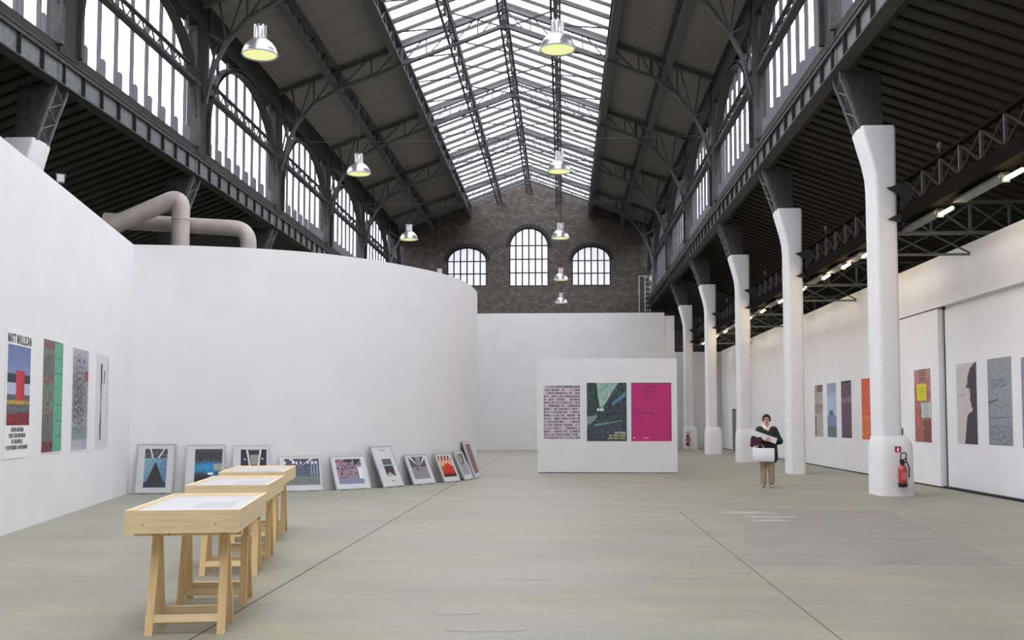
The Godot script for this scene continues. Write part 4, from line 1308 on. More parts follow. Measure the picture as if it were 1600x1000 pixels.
func frames() -> void:
	var hall := func(u: float, v: float, dark: Color, light: Color, hz: float, vx: float, roof: Color) -> Color:
		# a one-point view of a hall: skylight wedge, dark roof, pale floor
		var k := dark.lerp(dark.lightened(0.25), clampf(0.4 + nz(u, v, 14.0), 0, 1))
		if v < hz:
			var t := (u - vx) / maxf(hz - v, 0.02)
			if absf(t - 0.15) < 0.42: k = roof.lerp(dark, 0.5 if fposmod((u * 3.0 + v) * 12.0, 1.0) < 0.3 else 0.0)
			if absf(t + 0.95) < 0.16 or absf(t - 1.15) < 0.16: k = Color(0.88, 0.88, 0.9)
		else:
			k = light.lerp(light.darkened(0.25), clampf(0.3 + nz(u, v * 2.0, 7.0), 0, 1))
		return k
	# A dark road-like triangle
	framed("framed upright print of a dark triangle on pale blue, leftmost of the leaning frames", Vector2(-9.25, -21.76), Vector2(-8.43, -21.84), 1.08, [0.22, 0.10, 0.80, 0.88], art(64, 96, func(u: float, v: float) -> Color:
		var k := Color(0.50, 0.67, 0.72).lerp(Color(0.33, 0.45, 0.60), clampf(v * 0.9 + (u - 0.6) * 0.8 + nz(u, v, 8.0) * 0.5, 0, 1))
		if v < 0.24:
			k = Color(0.18, 0.18, 0.2).lerp(Color(0.55, 0.53, 0.55), clampf(0.35 + 1.4 * nz(u, v, 13.0), 0, 1))
			if absf(u - 0.24 - v * 0.5) < 0.03 or absf(u - 0.85 + v * 1.0) < 0.03: k = Color(0.9, 0.9, 0.92)
		elif absf(u - 0.5) < (v - 0.33) * 0.72 and v > 0.33 and v < 0.86: k = Color(0.17, 0.18, 0.18).lerp(Color(0.30, 0.25, 0.27), clampf(0.4 + nz(u, v, 20.0), 0, 1))
		elif v > 0.86: k = Color(0.22, 0.27, 0.29)
		return k))
	framed("framed print with a bright blue flash, second of the leaning frames", Vector2(-8.2, -21.9), Vector2(-7.4, -22.1), 1.08, [0.24, 0.10, 0.94, 0.90], art(64, 96, func(u: float, v: float) -> Color:
		var k := Color(0.20, 0.19, 0.19).lerp(Color(0.32, 0.30, 0.30), clampf(0.3 + nz(u, v, 12.0), 0, 1))
		if v < 0.08: k = Color(0.3, 0.28, 0.28)
		var b := clampf(1.5 - absf(v - 0.47) * 6.5 - absf(u - 0.5) * 0.7 + nz(u, v, 9.0) * 0.7, 0, 1)
		k = k.lerp(Color(0.17, 0.55, 0.76), b)
		if u > 0.7 and v > 0.38 and v < 0.55: k = Color(0.62, 0.63, 0.55)
		if absf(v - 0.64) < 0.035 and absf(u - 0.58) < 0.1: k = Color(0.93, 0.96, 0.97)
		if v > 0.66 and u > 0.55: k = Color(0.25, 0.55, 0.72)
		elif v > 0.66: k = Color(0.16, 0.16, 0.17)
		return k))
	framed("framed print of a white V on black, third of the leaning frames", Vector2(-7.22, -22.15), Vector2(-6.48, -22.4), 1.08, [0.22, 0.10, 0.93, 0.62], art(64, 48, func(u: float, v: float) -> Color:
		var k := Color(0.13, 0.12, 0.17)
		if absf(u - 0.53) < 0.2 - v * 0.1 and v < 0.62: k = Color(0.55, 0.57, 0.53).lerp(Color(0.15, 0.15, 0.15), 1.0 if v < 0.2 and v > 0.05 else 0.0)
		if v < 0.66 and (absf(u - 0.24 - v * 0.17) < 0.04 or absf(u - 0.77 + v * 0.13) < 0.04): k = Color(0.84, 0.83, 0.83)
		if (Vector2(u, v) - Vector2(0.16, 0.40)).length() < 0.035 or (Vector2(u, v) - Vector2(0.84, 0.38)).length() < 0.035: k = Color.WHITE
		if v > 0.66: k = Color(0.30, 0.29, 0.29).lerp(Color(0.58, 0.36, 0.37), clampf(1.0 - absf(u - 0.62) * 3.0, 0, 1))
		return k))
	framed("framed landscape print of the grey hall, right of the farthest table", Vector2(-6.27, -22.58), Vector2(-5.42, -23.02), 0.84, [0.13, 0.10, 0.95, 0.84], art(96, 80, func(u: float, v: float) -> Color:
		var k: Color = hall.call(u, v, Color(0.19, 0.20, 0.27), Color(0.48, 0.52, 0.51), 0.30, 0.45, Color(0.30, 0.33, 0.38))
		if v >= 0.3 and v < 0.66: k = Color(0.36, 0.40, 0.52).lerp(Color(0.24, 0.28, 0.33), clampf(0.4 + nz(u, v, 10.0), 0, 1))
		if u > 0.7 and v > 0.08 and v < 0.62 and fposmod(u * 12.0, 1.0) < 0.4: k = Color(0.60, 0.63, 0.65)
		if v > 0.1 and v < 0.2 and hsh(floorf(u * 9.0), 1.0) > 0.6 and fposmod(u * 9.0, 1.0) < 0.4: k = Color(0.9, 0.93, 0.96)
		return k))
	framed("framed landscape print of a dense speckled crowd pattern with a white slip at its right", Vector2(-5.14, -23.15), Vector2(-4.45, -23.75), 0.83, [0.12, 0.10, 0.84, 0.84], art(96, 80, func(u: float, v: float) -> Color:
		var k := Color(0.46, 0.42, 0.46).lerp(Color(0.68, 0.60, 0.64), clampf(0.45 + 1.8 * nz(u, v, 26.0), 0, 1))
		if hsh(floorf(u * 24.0), floorf(v * 18.0)) > 0.8: k = Color(0.18, 0.17, 0.22)
		if u < 0.5 and hsh(floorf(u * 20.0), floorf(v * 22.0) + 5.0) > 0.8: k = Color(0.60, 0.34, 0.42)
		if v > 0.76: k = Color(0.50, 0.52, 0.60)
		if absf(u - 0.5) < 0.12 and v < 0.12: k = Color(0.14, 0.14, 0.15)
		if u > 0.72 and v < 0.24 and u + v < 1.02: k = Color(0.13, 0.15, 0.15)
		if u > 0.83 and v > 0.33 and v < 0.8: k = Color(0.86, 0.86, 0.88)
		return k))
	framed("tall white framed print with two small dark pictures one above the other", Vector2(-4.2, -23.98), Vector2(-3.82, -24.68), 1.06, [0.14, 0.07, 0.88, 0.90], art(64, 112, func(u: float, v: float) -> Color:
		var k := Color(0.80, 0.81, 0.81)
		if absf(v - 0.045) < 0.012 and absf(u - 0.5) < 0.2: k = Color(0.38, 0.38, 0.4)
		if u > 0.27 and u < 0.84 and v > 0.30 and v < 0.47: k = Color(0.45, 0.41, 0.44).lerp(Color(0.30, 0.26, 0.3), clampf(0.5 + nz(u, v, 16.0), 0, 1))
		if u > 0.27 and u < 0.84 and v > 0.51 and v < 0.80:
			k = Color(0.22, 0.19, 0.21)
			if v > 0.68 and absf(u - 0.5) < (v - 0.68) * 2.4: k = Color(0.68, 0.65, 0.60)
		if absf(v - 0.49) < 0.015: k = Color(0.62, 0.74, 0.82)
		if absf(v - 0.95) < 0.012 and absf(u - 0.56) < 0.06: k = Color(0.1, 0.1, 0.1)
		return k))
	framed("framed grey print of the hall roof with bright beams, seventh of the leaning frames", Vector2(-3.64, -25.0), Vector2(-3.19, -25.78), 0.80, [0.14, 0.08, 0.84, 0.82], art(64, 80, func(u: float, v: float) -> Color:
		var k: Color = hall.call(u, v, Color(0.24, 0.23, 0.26), Color(0.60, 0.57, 0.58), 0.46, 0.52, Color(0.60, 0.58, 0.58))
		if absf(v - 0.56) < 0.04 and absf(u - 0.36) < 0.07: k = Color(0.18, 0.16, 0.17)
		return k))
	framed("framed print glowing red and orange, eighth of the leaning frames", Vector2(-3.01, -26.05), Vector2(-2.66, -26.68), 0.80, [0.12, 0.09, 0.88, 0.82], art(64, 80, func(u: float, v: float) -> Color:
		var k := Color(0.85, 0.66, 0.50)
		if v < 0.22: k = Color(0.45, 0.13, 0.09) if fposmod(u * 4.0 + v * 1.5, 1.0) < 0.6 else Color(0.93, 0.85, 0.78)
		var r := (Vector2(u, v) - Vector2(0.55, 0.72)).length()
		if r < 0.36: k = Color(0.83, 0.16, 0.14).lerp(Color(0.45, 0.11, 0.08), clampf(nz(u, v, 9.0) + v - 0.55, 0, 1))
		elif v > 0.5 and v < 0.88: k = Color(0.62, 0.34, 0.14)
		if v > 0.84: k = Color(0.42, 0.07, 0.09)
		if v > 0.94: k = Color(0.14, 0.06, 0.07)
		return k))
	framed("framed grey print with a dark arch over pale floor, ninth of the leaning frames", Vector2(-2.57, -26.95), Vector2(-2.41, -27.75), 0.82, [0.12, 0.09, 0.86, 0.82], art(64, 80, func(u: float, v: float) -> Color:
		var k := Color(0.62, 0.61, 0.63)
		var r := Vector2((u - 0.5) * 1.1, v - 0.05).length()
		if r < 0.46: k = Color(0.27, 0.26, 0.28)
		if v < 0.42 and absf(u - 0.2 - v * 0.6) < 0.06: k = Color(0.9, 0.9, 0.9)
		if absf(u - 0.6) < 0.12 and v < 0.36 and v > 0.05: k = Color(0.5, 0.5, 0.52)
		return k))
	framed("tall framed pinkish print seen almost edge-on, last of the leaning frames", Vector2(-2.40, -27.95), Vector2(-2.30, -28.95), 1.06, [0.2, 0.08, 0.85, 0.88], art(64, 96, func(u: float, v: float) -> Color:
		return Color(0.60, 0.42, 0.47).lerp(Color(0.42, 0.30, 0.34), clampf(0.4 + 1.3 * nz(u, v, 14.0), 0, 1))))

# ==================================================================== trestle tables
func tables() -> void:
	var spots := [[Vector2(-2.83, -7.53), "nearest the viewer", "nearest"], [Vector2(-3.46, -10.42), "in the middle of the three", "middle"], [Vector2(-4.03, -13.12), "farthest, by the leaning frames", "farthest"]]
	var yaw := deg_to_rad(10.0)
	var w := 0.83
	var len := 1.8
	for s in spots:
		var o := thing("display_case", "shallow glass-topped pine display case on trestles, %s" % s[1], "display case", Vector3(s[0].x, 0.76, s[0].y), yaw, "glass-topped display cases")
		var st := begin()
		add_box(st, Vector3(0, 0.085, -0.011), Vector3(w, 0.17, 0.022))
		obj("front_board", done(st), M.pine, o)
		st = begin()
		add_box(st, Vector3(0, 0.085, -len + 0.011), Vector3(w, 0.17, 0.022))
		obj("back_board", done(st), M.pine, o)
		for x in [-1.0, 1.0]:
			st = begin()
			add_box(st, Vector3(x * (w / 2 - 0.011), 0.085, -len / 2), Vector3(0.022, 0.168, len - 0.046))
			obj("side_board", done(st), M.pine, o)
		block("bottom_panel", Vector3(-w / 2 + 0.022, 0.01, -len + 0.022), Vector3(w / 2 - 0.022, 0.022, -0.022), M.pine, o)
		block("white_lining", Vector3(-w / 2 + 0.023, 0.135, -len + 0.023), Vector3(w / 2 - 0.023, 0.142, -0.023), M.paper, o)
		block("display_sheet", Vector3(-0.02, 0.1425, -1.1), Vector3(0.26, 0.145, -0.55), M.paper_grey, o)
		flat_pane("glass_top", Vector3(-w / 2 + 0.021, 0.16, -0.021), Vector3(w / 2 - 0.021, 0.16, -0.021), Vector3(w / 2 - 0.021, 0.16, -len + 0.021), Vector3(-w / 2 + 0.021, 0.16, -len + 0.021), M.case_glass, o)
		for e in [[-0.30, "front"], [-1.50, "rear"]]:
			var c := Basis(Vector3.UP, yaw) * Vector3(0, 0, e[0])
			trestle("%s pine trestle under the %s display case" % [e[1], s[2]], Vector3(s[0].x + c.x, 0, s[0].y + c.z), yaw)

func trestle(label: String, at: Vector3, yaw: float) -> void:
	var o := thing("trestle", label, "trestle", at, yaw, "pine trestles")
	var st := begin()
	add_box(st, Vector3(0, 0.737, 0), Vector3(0.80, 0.045, 0.07))
	obj("top_bar", done(st), M.pine, o)
	for x in [-1.0, 1.0]:
		for z in [-1.0, 1.0]:
			st = begin()
			# a splayed leg, cut level at foot and head
			var a := Vector3(x * 0.262 + 0.02, 0.0, z * 0.22)
			var b := Vector3(x * 0.252 + 0.02, 0.72, z * 0.028)
			var r0 := PackedVector3Array()
			var r1 := PackedVector3Array()
			for q in [Vector2(-1, 1), Vector2(1, 1), Vector2(1, -1), Vector2(-1, -1)]:
				r0.append(a + Vector3(q.x * 0.029, 0, q.y * 0.024))
				r1.append(b + Vector3(q.x * 0.029, 0, q.y * 0.024))
			add_skin(st, [r0, r1], -1, true)
			obj("leg", done(st), M.pine_v, o)
	for z in [-1.0, 1.0]:
		st = begin()
		add_box(st, Vector3(0.02, 0.115, z * 0.19), Vector3(0.50, 0.058, 0.026), Basis(Vector3.RIGHT, -z * 0.26))
		obj("stretcher", done(st), M.pine, o)

# ==================================================================== small things
func extinguisher(label: String, at: Vector3, s: float) -> void:
	var o := thing("fire_extinguisher", label, "extinguisher", at)
	var st := begin()
	add_lathe(st, [Vector2(0.0, 0.055), Vector2(0.088, 0.055), Vector2(0.09, 0.07), Vector2(0.09, 0.36), Vector2(0.075, 0.42), Vector2(0.035, 0.455), Vector2(0.03, 0.47)], 20)
	obj("cylinder", done(st), M.red, o)
	st = begin()
	add_lathe(st, [Vector2(0.0, 0.0), Vector2(0.086, 0.0), Vector2(0.093, 0.02), Vector2(0.093, 0.085), Vector2(0.088, 0.09)], 20)
	obj("black_foot", done(st), M.black, o)
	st = begin()
	add_lathe(st, [Vector2(0.038, 0.46), Vector2(0.045, 0.48), Vector2(0.045, 0.54), Vector2(0.03, 0.56)], 12)
	add_bar(st, Vector3(-0.08, 0.55, 0.02), Vector3(0.09, 0.59, 0.02), 0.03, 0.02)
	add_bar(st, Vector3(-0.06, 0.51, 0.02), Vector3(0.08, 0.52, 0.02), 0.03, 0.02)
	var vv := obj("valve", done(st), M.black, o)
	st = begin()
	add_tube(st, smooth_path([Vector3(-0.03, 0.53, 0.02), Vector3(-0.05, 0.70, 0.03), Vector3(0.07, 0.72, 0.04), Vector3(0.05, 0.55, 0.05), Vector3(0.12, 0.42, 0.05), Vector3(0.115, 0.2, 0.05)], 0.05), 0.013, 8)
	obj("hose", done(st), M.black, vv)
	block("label_band", Vector3(-0.05, 0.16, 0.084), Vector3(0.05, 0.31, 0.092), mat(Color(0.83, 0.45, 0.47), 0.5), o)

func small_things() -> void:
	extinguisher("large red fire extinguisher with a black hose, on the plinth of the nearest white column", Vector3(7.07, 0.2, -21.84), 1.0)
	extinguisher("small red fire extinguisher on the plinth of the slender column beside the far partition", Vector3(6.78, 0.2, -56.48), 1.0)
	var sg := thing("fire_sign", "small square red fire-extinguisher sign above the extinguisher on the nearest column", "sign", Vector3(7.02, 0.98, -21.955))
	block("plate", Vector3(-0.065, -0.065, 0), Vector3(0.065, 0.065, 0.006), mat(Color(0.62, 0.12, 0.15), 0.5), sg)
	block("border", Vector3(-0.075, -0.075, -0.002), Vector3(0.075, 0.075, 0.004), M.paper, sg)
	var st := begin()
	add_prism(st, PackedVector2Array([Vector2(-0.02, -0.045), Vector2(0.02, -0.045), Vector2(0.02, 0.02), Vector2(0.008, 0.045), Vector2(-0.008, 0.045), Vector2(-0.02, 0.02)]), 0.006, 0.008)
	obj("pictogram", done(st), M.paper, sg)
	var cp := thing("call_point", "small dark round fitting on the white wall at the end of the right aisle", "fitting", Vector3(8.55, 1.62, -58.4))
	st = begin()
	add_lathe(st, [Vector2(0.14, 0.0), Vector2(0.14, 0.05), Vector2(0.1, 0.08), Vector2(0.0, 0.09)], 16, Transform3D(Basis(Vector3.RIGHT, PI / 2), Vector3.ZERO))
	obj("body", done(st), M.black, cp)
	var bx := thing("junction_box", "small grey box on the side of the nearest white column above its plinth", "box", Vector3(7.17, 1.35, -22.25))
	block("box", Vector3(-0.012, -0.07, -0.05), Vector3(0.05, 0.07, 0.05), M.iron_light, bx)

# ==================================================================== the visitor
# a smooth union of tapered capsules, meshed as surface nets
func add_sdf(st: SurfaceTool, bones: Array, cell: float, k: float) -> void:
	var lo := Vector3.INF
	var hi := -Vector3.INF
	var pad := cell * 2.0 + k * 0.5
	for b in bones:
		for e in [[b[0], b[1]], [b[2], b[3]]]:
			var r: Vector3 = Vector3.ONE * (e[1] + pad)
			lo = lo.min(e[0] - r)
			hi = hi.max(e[0] + r)
	var n := Vector3i(((hi - lo) / cell).ceil()) + Vector3i.ONE
	var f := PackedFloat32Array()
	f.resize(n.x * n.y * n.z)
	f.fill(1.0)
	for b in bones:
		var a: Vector3 = b[0]
		var c: Vector3 = b[2]
		var ra: float = b[1]
		var rb: float = b[3]
		var r := maxf(ra, rb) + pad
		var i0 := Vector3i(((a.min(c) - Vector3.ONE * r - lo) / cell).floor()).max(Vector3i.ZERO)
		var i1 := Vector3i(((a.max(c) + Vector3.ONE * r - lo) / cell).ceil()).min(n - Vector3i.ONE)
		var ba := c - a
		var l2 := maxf(ba.length_squared(), 1e-9)
		for z in range(i0.z, i1.z + 1):
			for y in range(i0.y, i1.y + 1):
				for x in range(i0.x, i1.x + 1):
					var pa := lo + Vector3(x, y, z) * cell - a
					var t := clampf(pa.dot(ba) / l2, 0.0, 1.0)
					var d := (pa - ba * t).length() - lerpf(ra, rb, t)
					var i := (z * n.y + y) * n.x + x
					var o := f[i]
					var h := clampf(0.5 + 0.5 * (o - d) / k, 0.0, 1.0)
					f[i] = lerpf(o, d, h) - k * h * (1.0 - h)
	var at := {}
	var corner := [Vector3i(0, 0, 0), Vector3i(1, 0, 0), Vector3i(0, 1, 0), Vector3i(1, 1, 0), Vector3i(0, 0, 1), Vector3i(1, 0, 1), Vector3i(0, 1, 1), Vector3i(1, 1, 1)]
	var edges := [[0, 1], [2, 3], [4, 5], [6, 7], [0, 2], [1, 3], [4, 6], [5, 7], [0, 4], [1, 5], [2, 6], [3, 7]]
	var off := []
	for q in corner:
		off.append((q.z * n.y + q.y) * n.x + q.x)
	for z in n.z - 1:
		for y in n.y - 1:
			for x in n.x - 1:
				var i := (z * n.y + y) * n.x + x
				var s0: bool = f[i] < 0.0
				var same := true
				for c in range(1, 8):
					if (f[i + off[c]] < 0.0) != s0:
						same = false
						break
				if same:
					continue
				var sum := Vector3.ZERO
				var cnt := 0
				for e in edges:
					var va := f[i + off[e[0]]]
					var vb := f[i + off[e[1]]]
					if (va < 0.0) != (vb < 0.0):
						sum += Vector3(corner[e[0]]).lerp(Vector3(corner[e[1]]), va / (va - vb))
						cnt += 1
				at[i] = lo + (Vector3(x, y, z) + sum / cnt) * cell
	st.set_smooth_group(1)
	var sx := 1
	var sy := n.x
	var sz := n.x * n.y
	for i in at:
		var inside_here: bool = f[i] < 0.0
		for e in [[sx, sy, sz], [sy, sz, sx], [sz, sx, sy]]:
			if (f[i + e[0]] < 0.0) != inside_here:
				var b: int = i - e[1]
				var c: int = i - e[1] - e[2]
				var d: int = i - e[2]
				if at.has(b) and at.has(c) and at.has(d):
					if inside_here:
						quad(st, at[i], at[b], at[c], at[d])
					else:
						quad(st, at[i], at[d], at[c], at[b])
	st.set_smooth_group(-1)

func sdf(bones: Array, cell: float, k: float) -> ArrayMesh:
	var st := begin()
	add_sdf(st, bones, cell, k)
	return done(st)

func person() -> void:
	var at := Vector3(4.82, 0, -24.62)
	var yaw := atan2(-4.82, 24.62)
	var o := thing("person", "standing person in a dark jacket, white scarf and beige trousers, reading a white leaflet", "person", at, yaw)
	var skin := mat(Color(0.86, 0.66, 0.58), 0.6)
	skin.subsurf_scatter_enabled = true
	skin.subsurf_scatter_strength = 0.1
	var jacket := mat(Color(0.17, 0.175, 0.18), 0.9)
	var beige := mat(Color(0.66, 0.59, 0.49), 0.9)
	var hair := mat(Color(0.20, 0.12, 0.10), 0.8)
	var scarf := mat(Color(0.90, 0.88, 0.82), 0.9)
	var V := func(x: float, y: float, z: float) -> Vector3: return Vector3(x, y, z)
	# joints; x to the viewer's right, z towards the viewer
	var el := Vector3(-0.25, 1.10, 0.03)
	var wl := Vector3(-0.06, 1.13, 0.19)
	var er := Vector3(0.29, 1.10, 0.02)
	var wr := Vector3(0.12, 1.17, 0.19)
	var st := begin()
	add_sdf(st, [
		[Vector3(0, 1.30, 0), 0.12, Vector3(0, 1.02, 0), 0.11], [Vector3(-0.07, 1.32, 0), 0.10, Vector3(0.07, 1.32, 0), 0.10], [Vector3(-0.07, 0.95, 0), 0.11, Vector3(0.07, 0.95, 0), 0.11],
		[Vector3(0, 1.38, -0.01), 0.06, Vector3(0, 1.50, 0.015), 0.05],
		[Vector3(-0.17, 1.365, 0), 0.055, el, 0.042], [el, 0.042, wl, 0.027], [Vector3(0.17, 1.365, 0), 0.055, er, 0.042], [er, 0.042, wr, 0.027],
		[Vector3(-0.09, 0.92, 0), 0.085, Vector3(-0.085, 0.50, 0.01), 0.055], [Vector3(-0.085, 0.50, 0.01), 0.055, Vector3(-0.085, 0.09, -0.02), 0.037],
		[Vector3(0.09, 0.92, 0), 0.085, Vector3(0.09, 0.50, 0.02), 0.055], [Vector3(0.09, 0.50, 0.02), 0.055, Vector3(0.095, 0.09, -0.01), 0.037],
	], 0.014, 0.04)
	# head with brow, nose, chin, mouth and ears
	var hc := Vector3(0.0, 1.605, 0.025)
	add_sdf(st, [
		[hc + V.call(0, 0.025, -0.015), 0.078, hc + V.call(0, 0.03, -0.03), 0.08], [hc + V.call(0, -0.03, 0.012), 0.06, hc + V.call(0, -0.075, 0.028), 0.042],
		[hc + V.call(0, -0.10, -0.02), 0.045, hc + V.call(0, -0.06, -0.02), 0.055], [hc + V.call(-0.035, 0.018, 0.055), 0.013, hc + V.call(0.035, 0.018, 0.055), 0.013],
		[hc + V.call(0, 0.012, 0.068), 0.009, hc + V.call(0, -0.028, 0.088), 0.013], [hc + V.call(-0.018, -0.062, 0.07), 0.008, hc + V.call(0.018, -0.062, 0.07), 0.008],
		[hc + V.call(-0.079, 0.01, -0.01), 0.011, hc + V.call(-0.074, -0.03, -0.005), 0.009], [hc + V.call(0.079, 0.01, -0.01), 0.011, hc + V.call(0.074, -0.03, -0.005), 0.009],
	], 0.005, 0.012)
	# hands: palm, four fingers bent over the leaflet's edge, thumb along it
	for h in [[wl, Vector3(0.05, 0.012, 0.02), 1.0], [wr, Vector3(-0.05, -0.012, 0.02), -1.0]]:
		var w: Vector3 = h[0]
		var dir: Vector3 = h[1].normalized()
		var s: float = h[2]
		var palm := w + dir * 0.055
		var upv := Vector3(0.2 * s, 0.98, 0)
		var bones := [[w, 0.026, palm + upv * 0.012, 0.024], [w + upv * -0.005, 0.024, palm - upv * 0.016, 0.022]]
		for i in 4:
			var base := palm + dir * 0.025 + upv * (0.03 - 0.02 * i)
			var l: float = [0.034, 0.039, 0.036, 0.028][i]
			var m1 := base + dir * l + Vector3(0, 0, 0.012)
			var m2 := m1 + dir * l * 0.55 + Vector3(0, -0.008, 0.026)
			var m3 := m2 + dir * l * 0.1 + Vector3(0, -0.012, 0.02)
			bones.append([base, 0.0095, m1, 0.009])
			bones.append([m1, 0.009, m2, 0.0082])
			bones.append([m2, 0.0082, m3, 0.0075])
		var tb := w + dir * 0.03 + upv * 0.025
		bones.append([tb, 0.012, tb + upv * 0.03 + dir * 0.02 + Vector3(0, 0, 0.015), 0.010])
		bones.append([tb + upv * 0.03 + dir * 0.02 + Vector3(0, 0, 0.015), 0.010, tb + upv * 0.042 + dir * 0.05 + Vector3(0, 0, 0.022), 0.0085])
		add_sdf(st, bones, 0.004, 0.008)
	obj("body", done(st), skin, o)
	obj("jacket", sdf([
		[Vector3(-0.08, 1.33, 0), 0.115, Vector3(0.08, 1.33, 0), 0.115], [Vector3(-0.09, 1.30, 0), 0.13, Vector3(-0.12, 0.72, 0), 0.125], [Vector3(0.09, 1.30, 0), 0.13, Vector3(0.13, 0.70, 0), 0.125],
		[Vector3(0, 1.2, 0.02), 0.14, Vector3(0, 0.75, 0.02), 0.14],
		[Vector3(-0.17, 1.36, 0), 0.085, el, 0.072], [el, 0.072, wl.lerp(el, 0.18), 0.05], [Vector3(0.17, 1.36, 0), 0.085, er, 0.075], [er, 0.075, wr.lerp(er, 0.18), 0.052],
	], 0.014, 0.045), jacket, o)
	obj("trousers", sdf([
		[Vector3(-0.09, 0.90, 0), 0.105, Vector3(-0.088, 0.50, 0.01), 0.078], [Vector3(-0.088, 0.50, 0.01), 0.078, Vector3(-0.086, 0.13, -0.015), 0.066],
		[Vector3(0.09, 0.90, 0), 0.105, Vector3(0.092, 0.50, 0.02), 0.078], [Vector3(0.092, 0.50, 0.02), 0.078, Vector3(0.096, 0.13, -0.005), 0.066], [Vector3(-0.07, 0.93, 0), 0.115, Vector3(0.07, 0.93, 0), 0.115],
	], 0.014, 0.02), beige, o)
	for s in [-1.0, 1.0]:
		obj("shoe", sdf([[Vector3(s * 0.09, 0.05, -0.06), 0.042, Vector3(s * 0.10, 0.04, 0.06), 0.038], [Vector3(s * 0.10, 0.04, 0.06), 0.038, Vector3(s * 0.105, 0.032, 0.13), 0.030], [Vector3(s * 0.09, 0.09, -0.03), 0.042, Vector3(s * 0.09, 0.06, -0.04), 0.045]], 0.009, 0.02), mat(Color(0.72, 0.62, 0.56), 0.6), o)
	obj("hair", sdf([
		[hc + V.call(0, 0.055, -0.03), 0.082, hc + V.call(0, 0.03, -0.05), 0.082], [hc + V.call(-0.055, 0.05, 0.0), 0.042, hc + V.call(-0.072, -0.02, -0.03), 0.03], [hc + V.call(0.055, 0.05, 0.0), 0.042, hc + V.call(0.072, -0.02, -0.03), 0.03],
		[hc + V.call(-0.04, 0.085, 0.03), 0.03, hc + V.call(0.045, 0.085, 0.03), 0.03], [hc + V.call(0, 0.0, -0.06), 0.07, hc + V.call(0, -0.05, -0.055), 0.055],
	], 0.007, 0.02), hair, o)
	var gl := begin()
	for s in [-1.0, 1.0]:
		var ringp := []
		for i in 13:
			var a := TAU * i / 12.0
			ringp.append(hc + Vector3(s * 0.034 + 0.025 * cos(a), 0.004 + 0.019 * sin(a), 0.088))
		add_tube(gl, ringp, 0.0032, 6)
		add_bar(gl, hc + Vector3(s * 0.06, 0.008, 0.086), hc + Vector3(s * 0.082, 0.01, -0.01), 0.004, 0.004)
	add_bar(gl, hc + Vector3(-0.01, 0.008, 0.09), hc + Vector3(0.01, 0.008, 0.09), 0.005, 0.005)
	obj("glasses", done(gl), M.black, o)
	for s in [-1.0, 1.0]:
		var ey := begin()
		add_lathe(ey, [Vector2(0.0, -0.008), Vector2(0.009, -0.004), Vector2(0.012, 0.0), Vector2(0.009, 0.004), Vector2(0.0, 0.008)], 10, Transform3D(Basis.IDENTITY, hc + Vector3(s * 0.032, 0.004, 0.062)))
		obj("eye", done(ey), M.black, o)
	var mo := begin()
	add_tube(mo, [hc + Vector3(-0.024, -0.062, 0.074), hc + Vector3(0, -0.064, 0.081), hc + Vector3(0.024, -0.062, 0.074)], 0.006, 6)
	obj("mouth", done(mo), mat(Color(0.60, 0.32, 0.30), 0.6), o)
	obj("scarf", sdf([
		[Vector3(-0.085, 1.46, 0.0), 0.038, Vector3(-0.03, 1.40, 0.10), 0.035], [Vector3(-0.03, 1.40, 0.10), 0.035, Vector3(0.03, 1.37, 0.12), 0.032], [Vector3(0.03, 1.37, 0.12), 0.032, Vector3(0.085, 1.45, 0.03), 0.036],
		[Vector3(0.085, 1.45, 0.03), 0.036, Vector3(0.05, 1.47, -0.07), 0.036], [Vector3(0.05, 1.47, -0.07), 0.036, Vector3(-0.05, 1.47, -0.07), 0.036], [Vector3(-0.05, 1.47, -0.07), 0.036, Vector3(-0.085, 1.46, 0.0), 0.038],
	], 0.009, 0.02), scarf, o)
	# what the person carries
	var base := Basis(Vector3.UP, yaw)
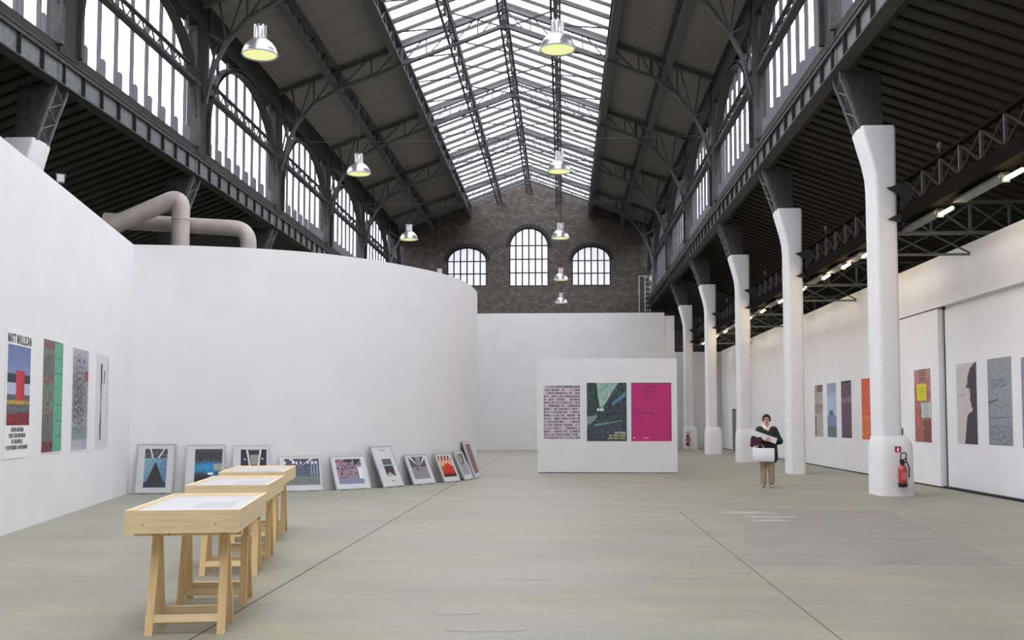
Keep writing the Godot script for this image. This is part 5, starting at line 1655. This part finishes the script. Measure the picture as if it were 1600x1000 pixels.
	var lf := thing("leaflet", "long white folded leaflet held in both hands by the person", "leaflet", at + base * Vector3(-0.07, 1.205, 0.225))
	lf.basis = base * Basis(Vector3.BACK, deg_to_rad(-20.0))
	st = begin()
	add_box(st, Vector3(0, 0, 0), Vector3(0.62, 0.13, 0.008))
	obj("cover", done(st), M.paper, lf)
	st = begin()
	add_box(st, Vector3(-0.01, 0.004, 0.012), Vector3(0.60, 0.125, 0.006), Basis(Vector3.RIGHT, 0.08))
	obj("inner_fold", done(st), M.paper, lf)
	var bg := thing("carrier_bag", "flat white carrier bag hanging in front of the person", "bag", at + base * Vector3(-0.075, 0.62, 0.215), yaw)
	var rings := []
	for e in [[0.235, 0.035, 0.0], [0.245, 0.05, 0.02], [0.25, 0.045, 0.15], [0.248, 0.03, 0.28], [0.245, 0.012, 0.315]]:
		rings.append(round_rect(-e[0], e[0], -e[1], e[1], e[2], minf(0.02, e[1] * 0.8)))
	st = begin()
	add_skin(st, rings, 1)
	obj("bag_body", done(st), mat(Color(0.92, 0.92, 0.95), 0.5), bg)
	for s in [-0.012, 0.012]:
		st = begin()
		add_tube(st, smooth_path([Vector3(-0.14, 0.30, s), Vector3(-0.13, 0.545, s - 0.09), Vector3(0.02, 0.30, s)], 0.08), 0.008, 6)
		obj("handle", done(st), mat(Color(0.85, 0.85, 0.88), 0.5), bg)
	var ct := thing("folded_coat", "dark purple coat folded over the person's forearm on the left", "coat", at + base * Vector3(-0.23, 0.97, 0.10), yaw)
	obj("cloth", sdf([
		[Vector3(-0.07, 0.20, 0.02), 0.055, Vector3(0.08, 0.19, 0.10), 0.055], [Vector3(-0.09, 0.19, 0.03), 0.05, Vector3(-0.11, 0.03, 0.04), 0.045], [Vector3(-0.02, 0.18, 0.06), 0.05, Vector3(-0.03, 0.06, 0.08), 0.045],
		[Vector3(0.05, 0.17, 0.10), 0.05, Vector3(0.07, 0.05, 0.12), 0.045],
	], 0.011, 0.03), mat(Color(0.28, 0.13, 0.22), 0.9), ct)
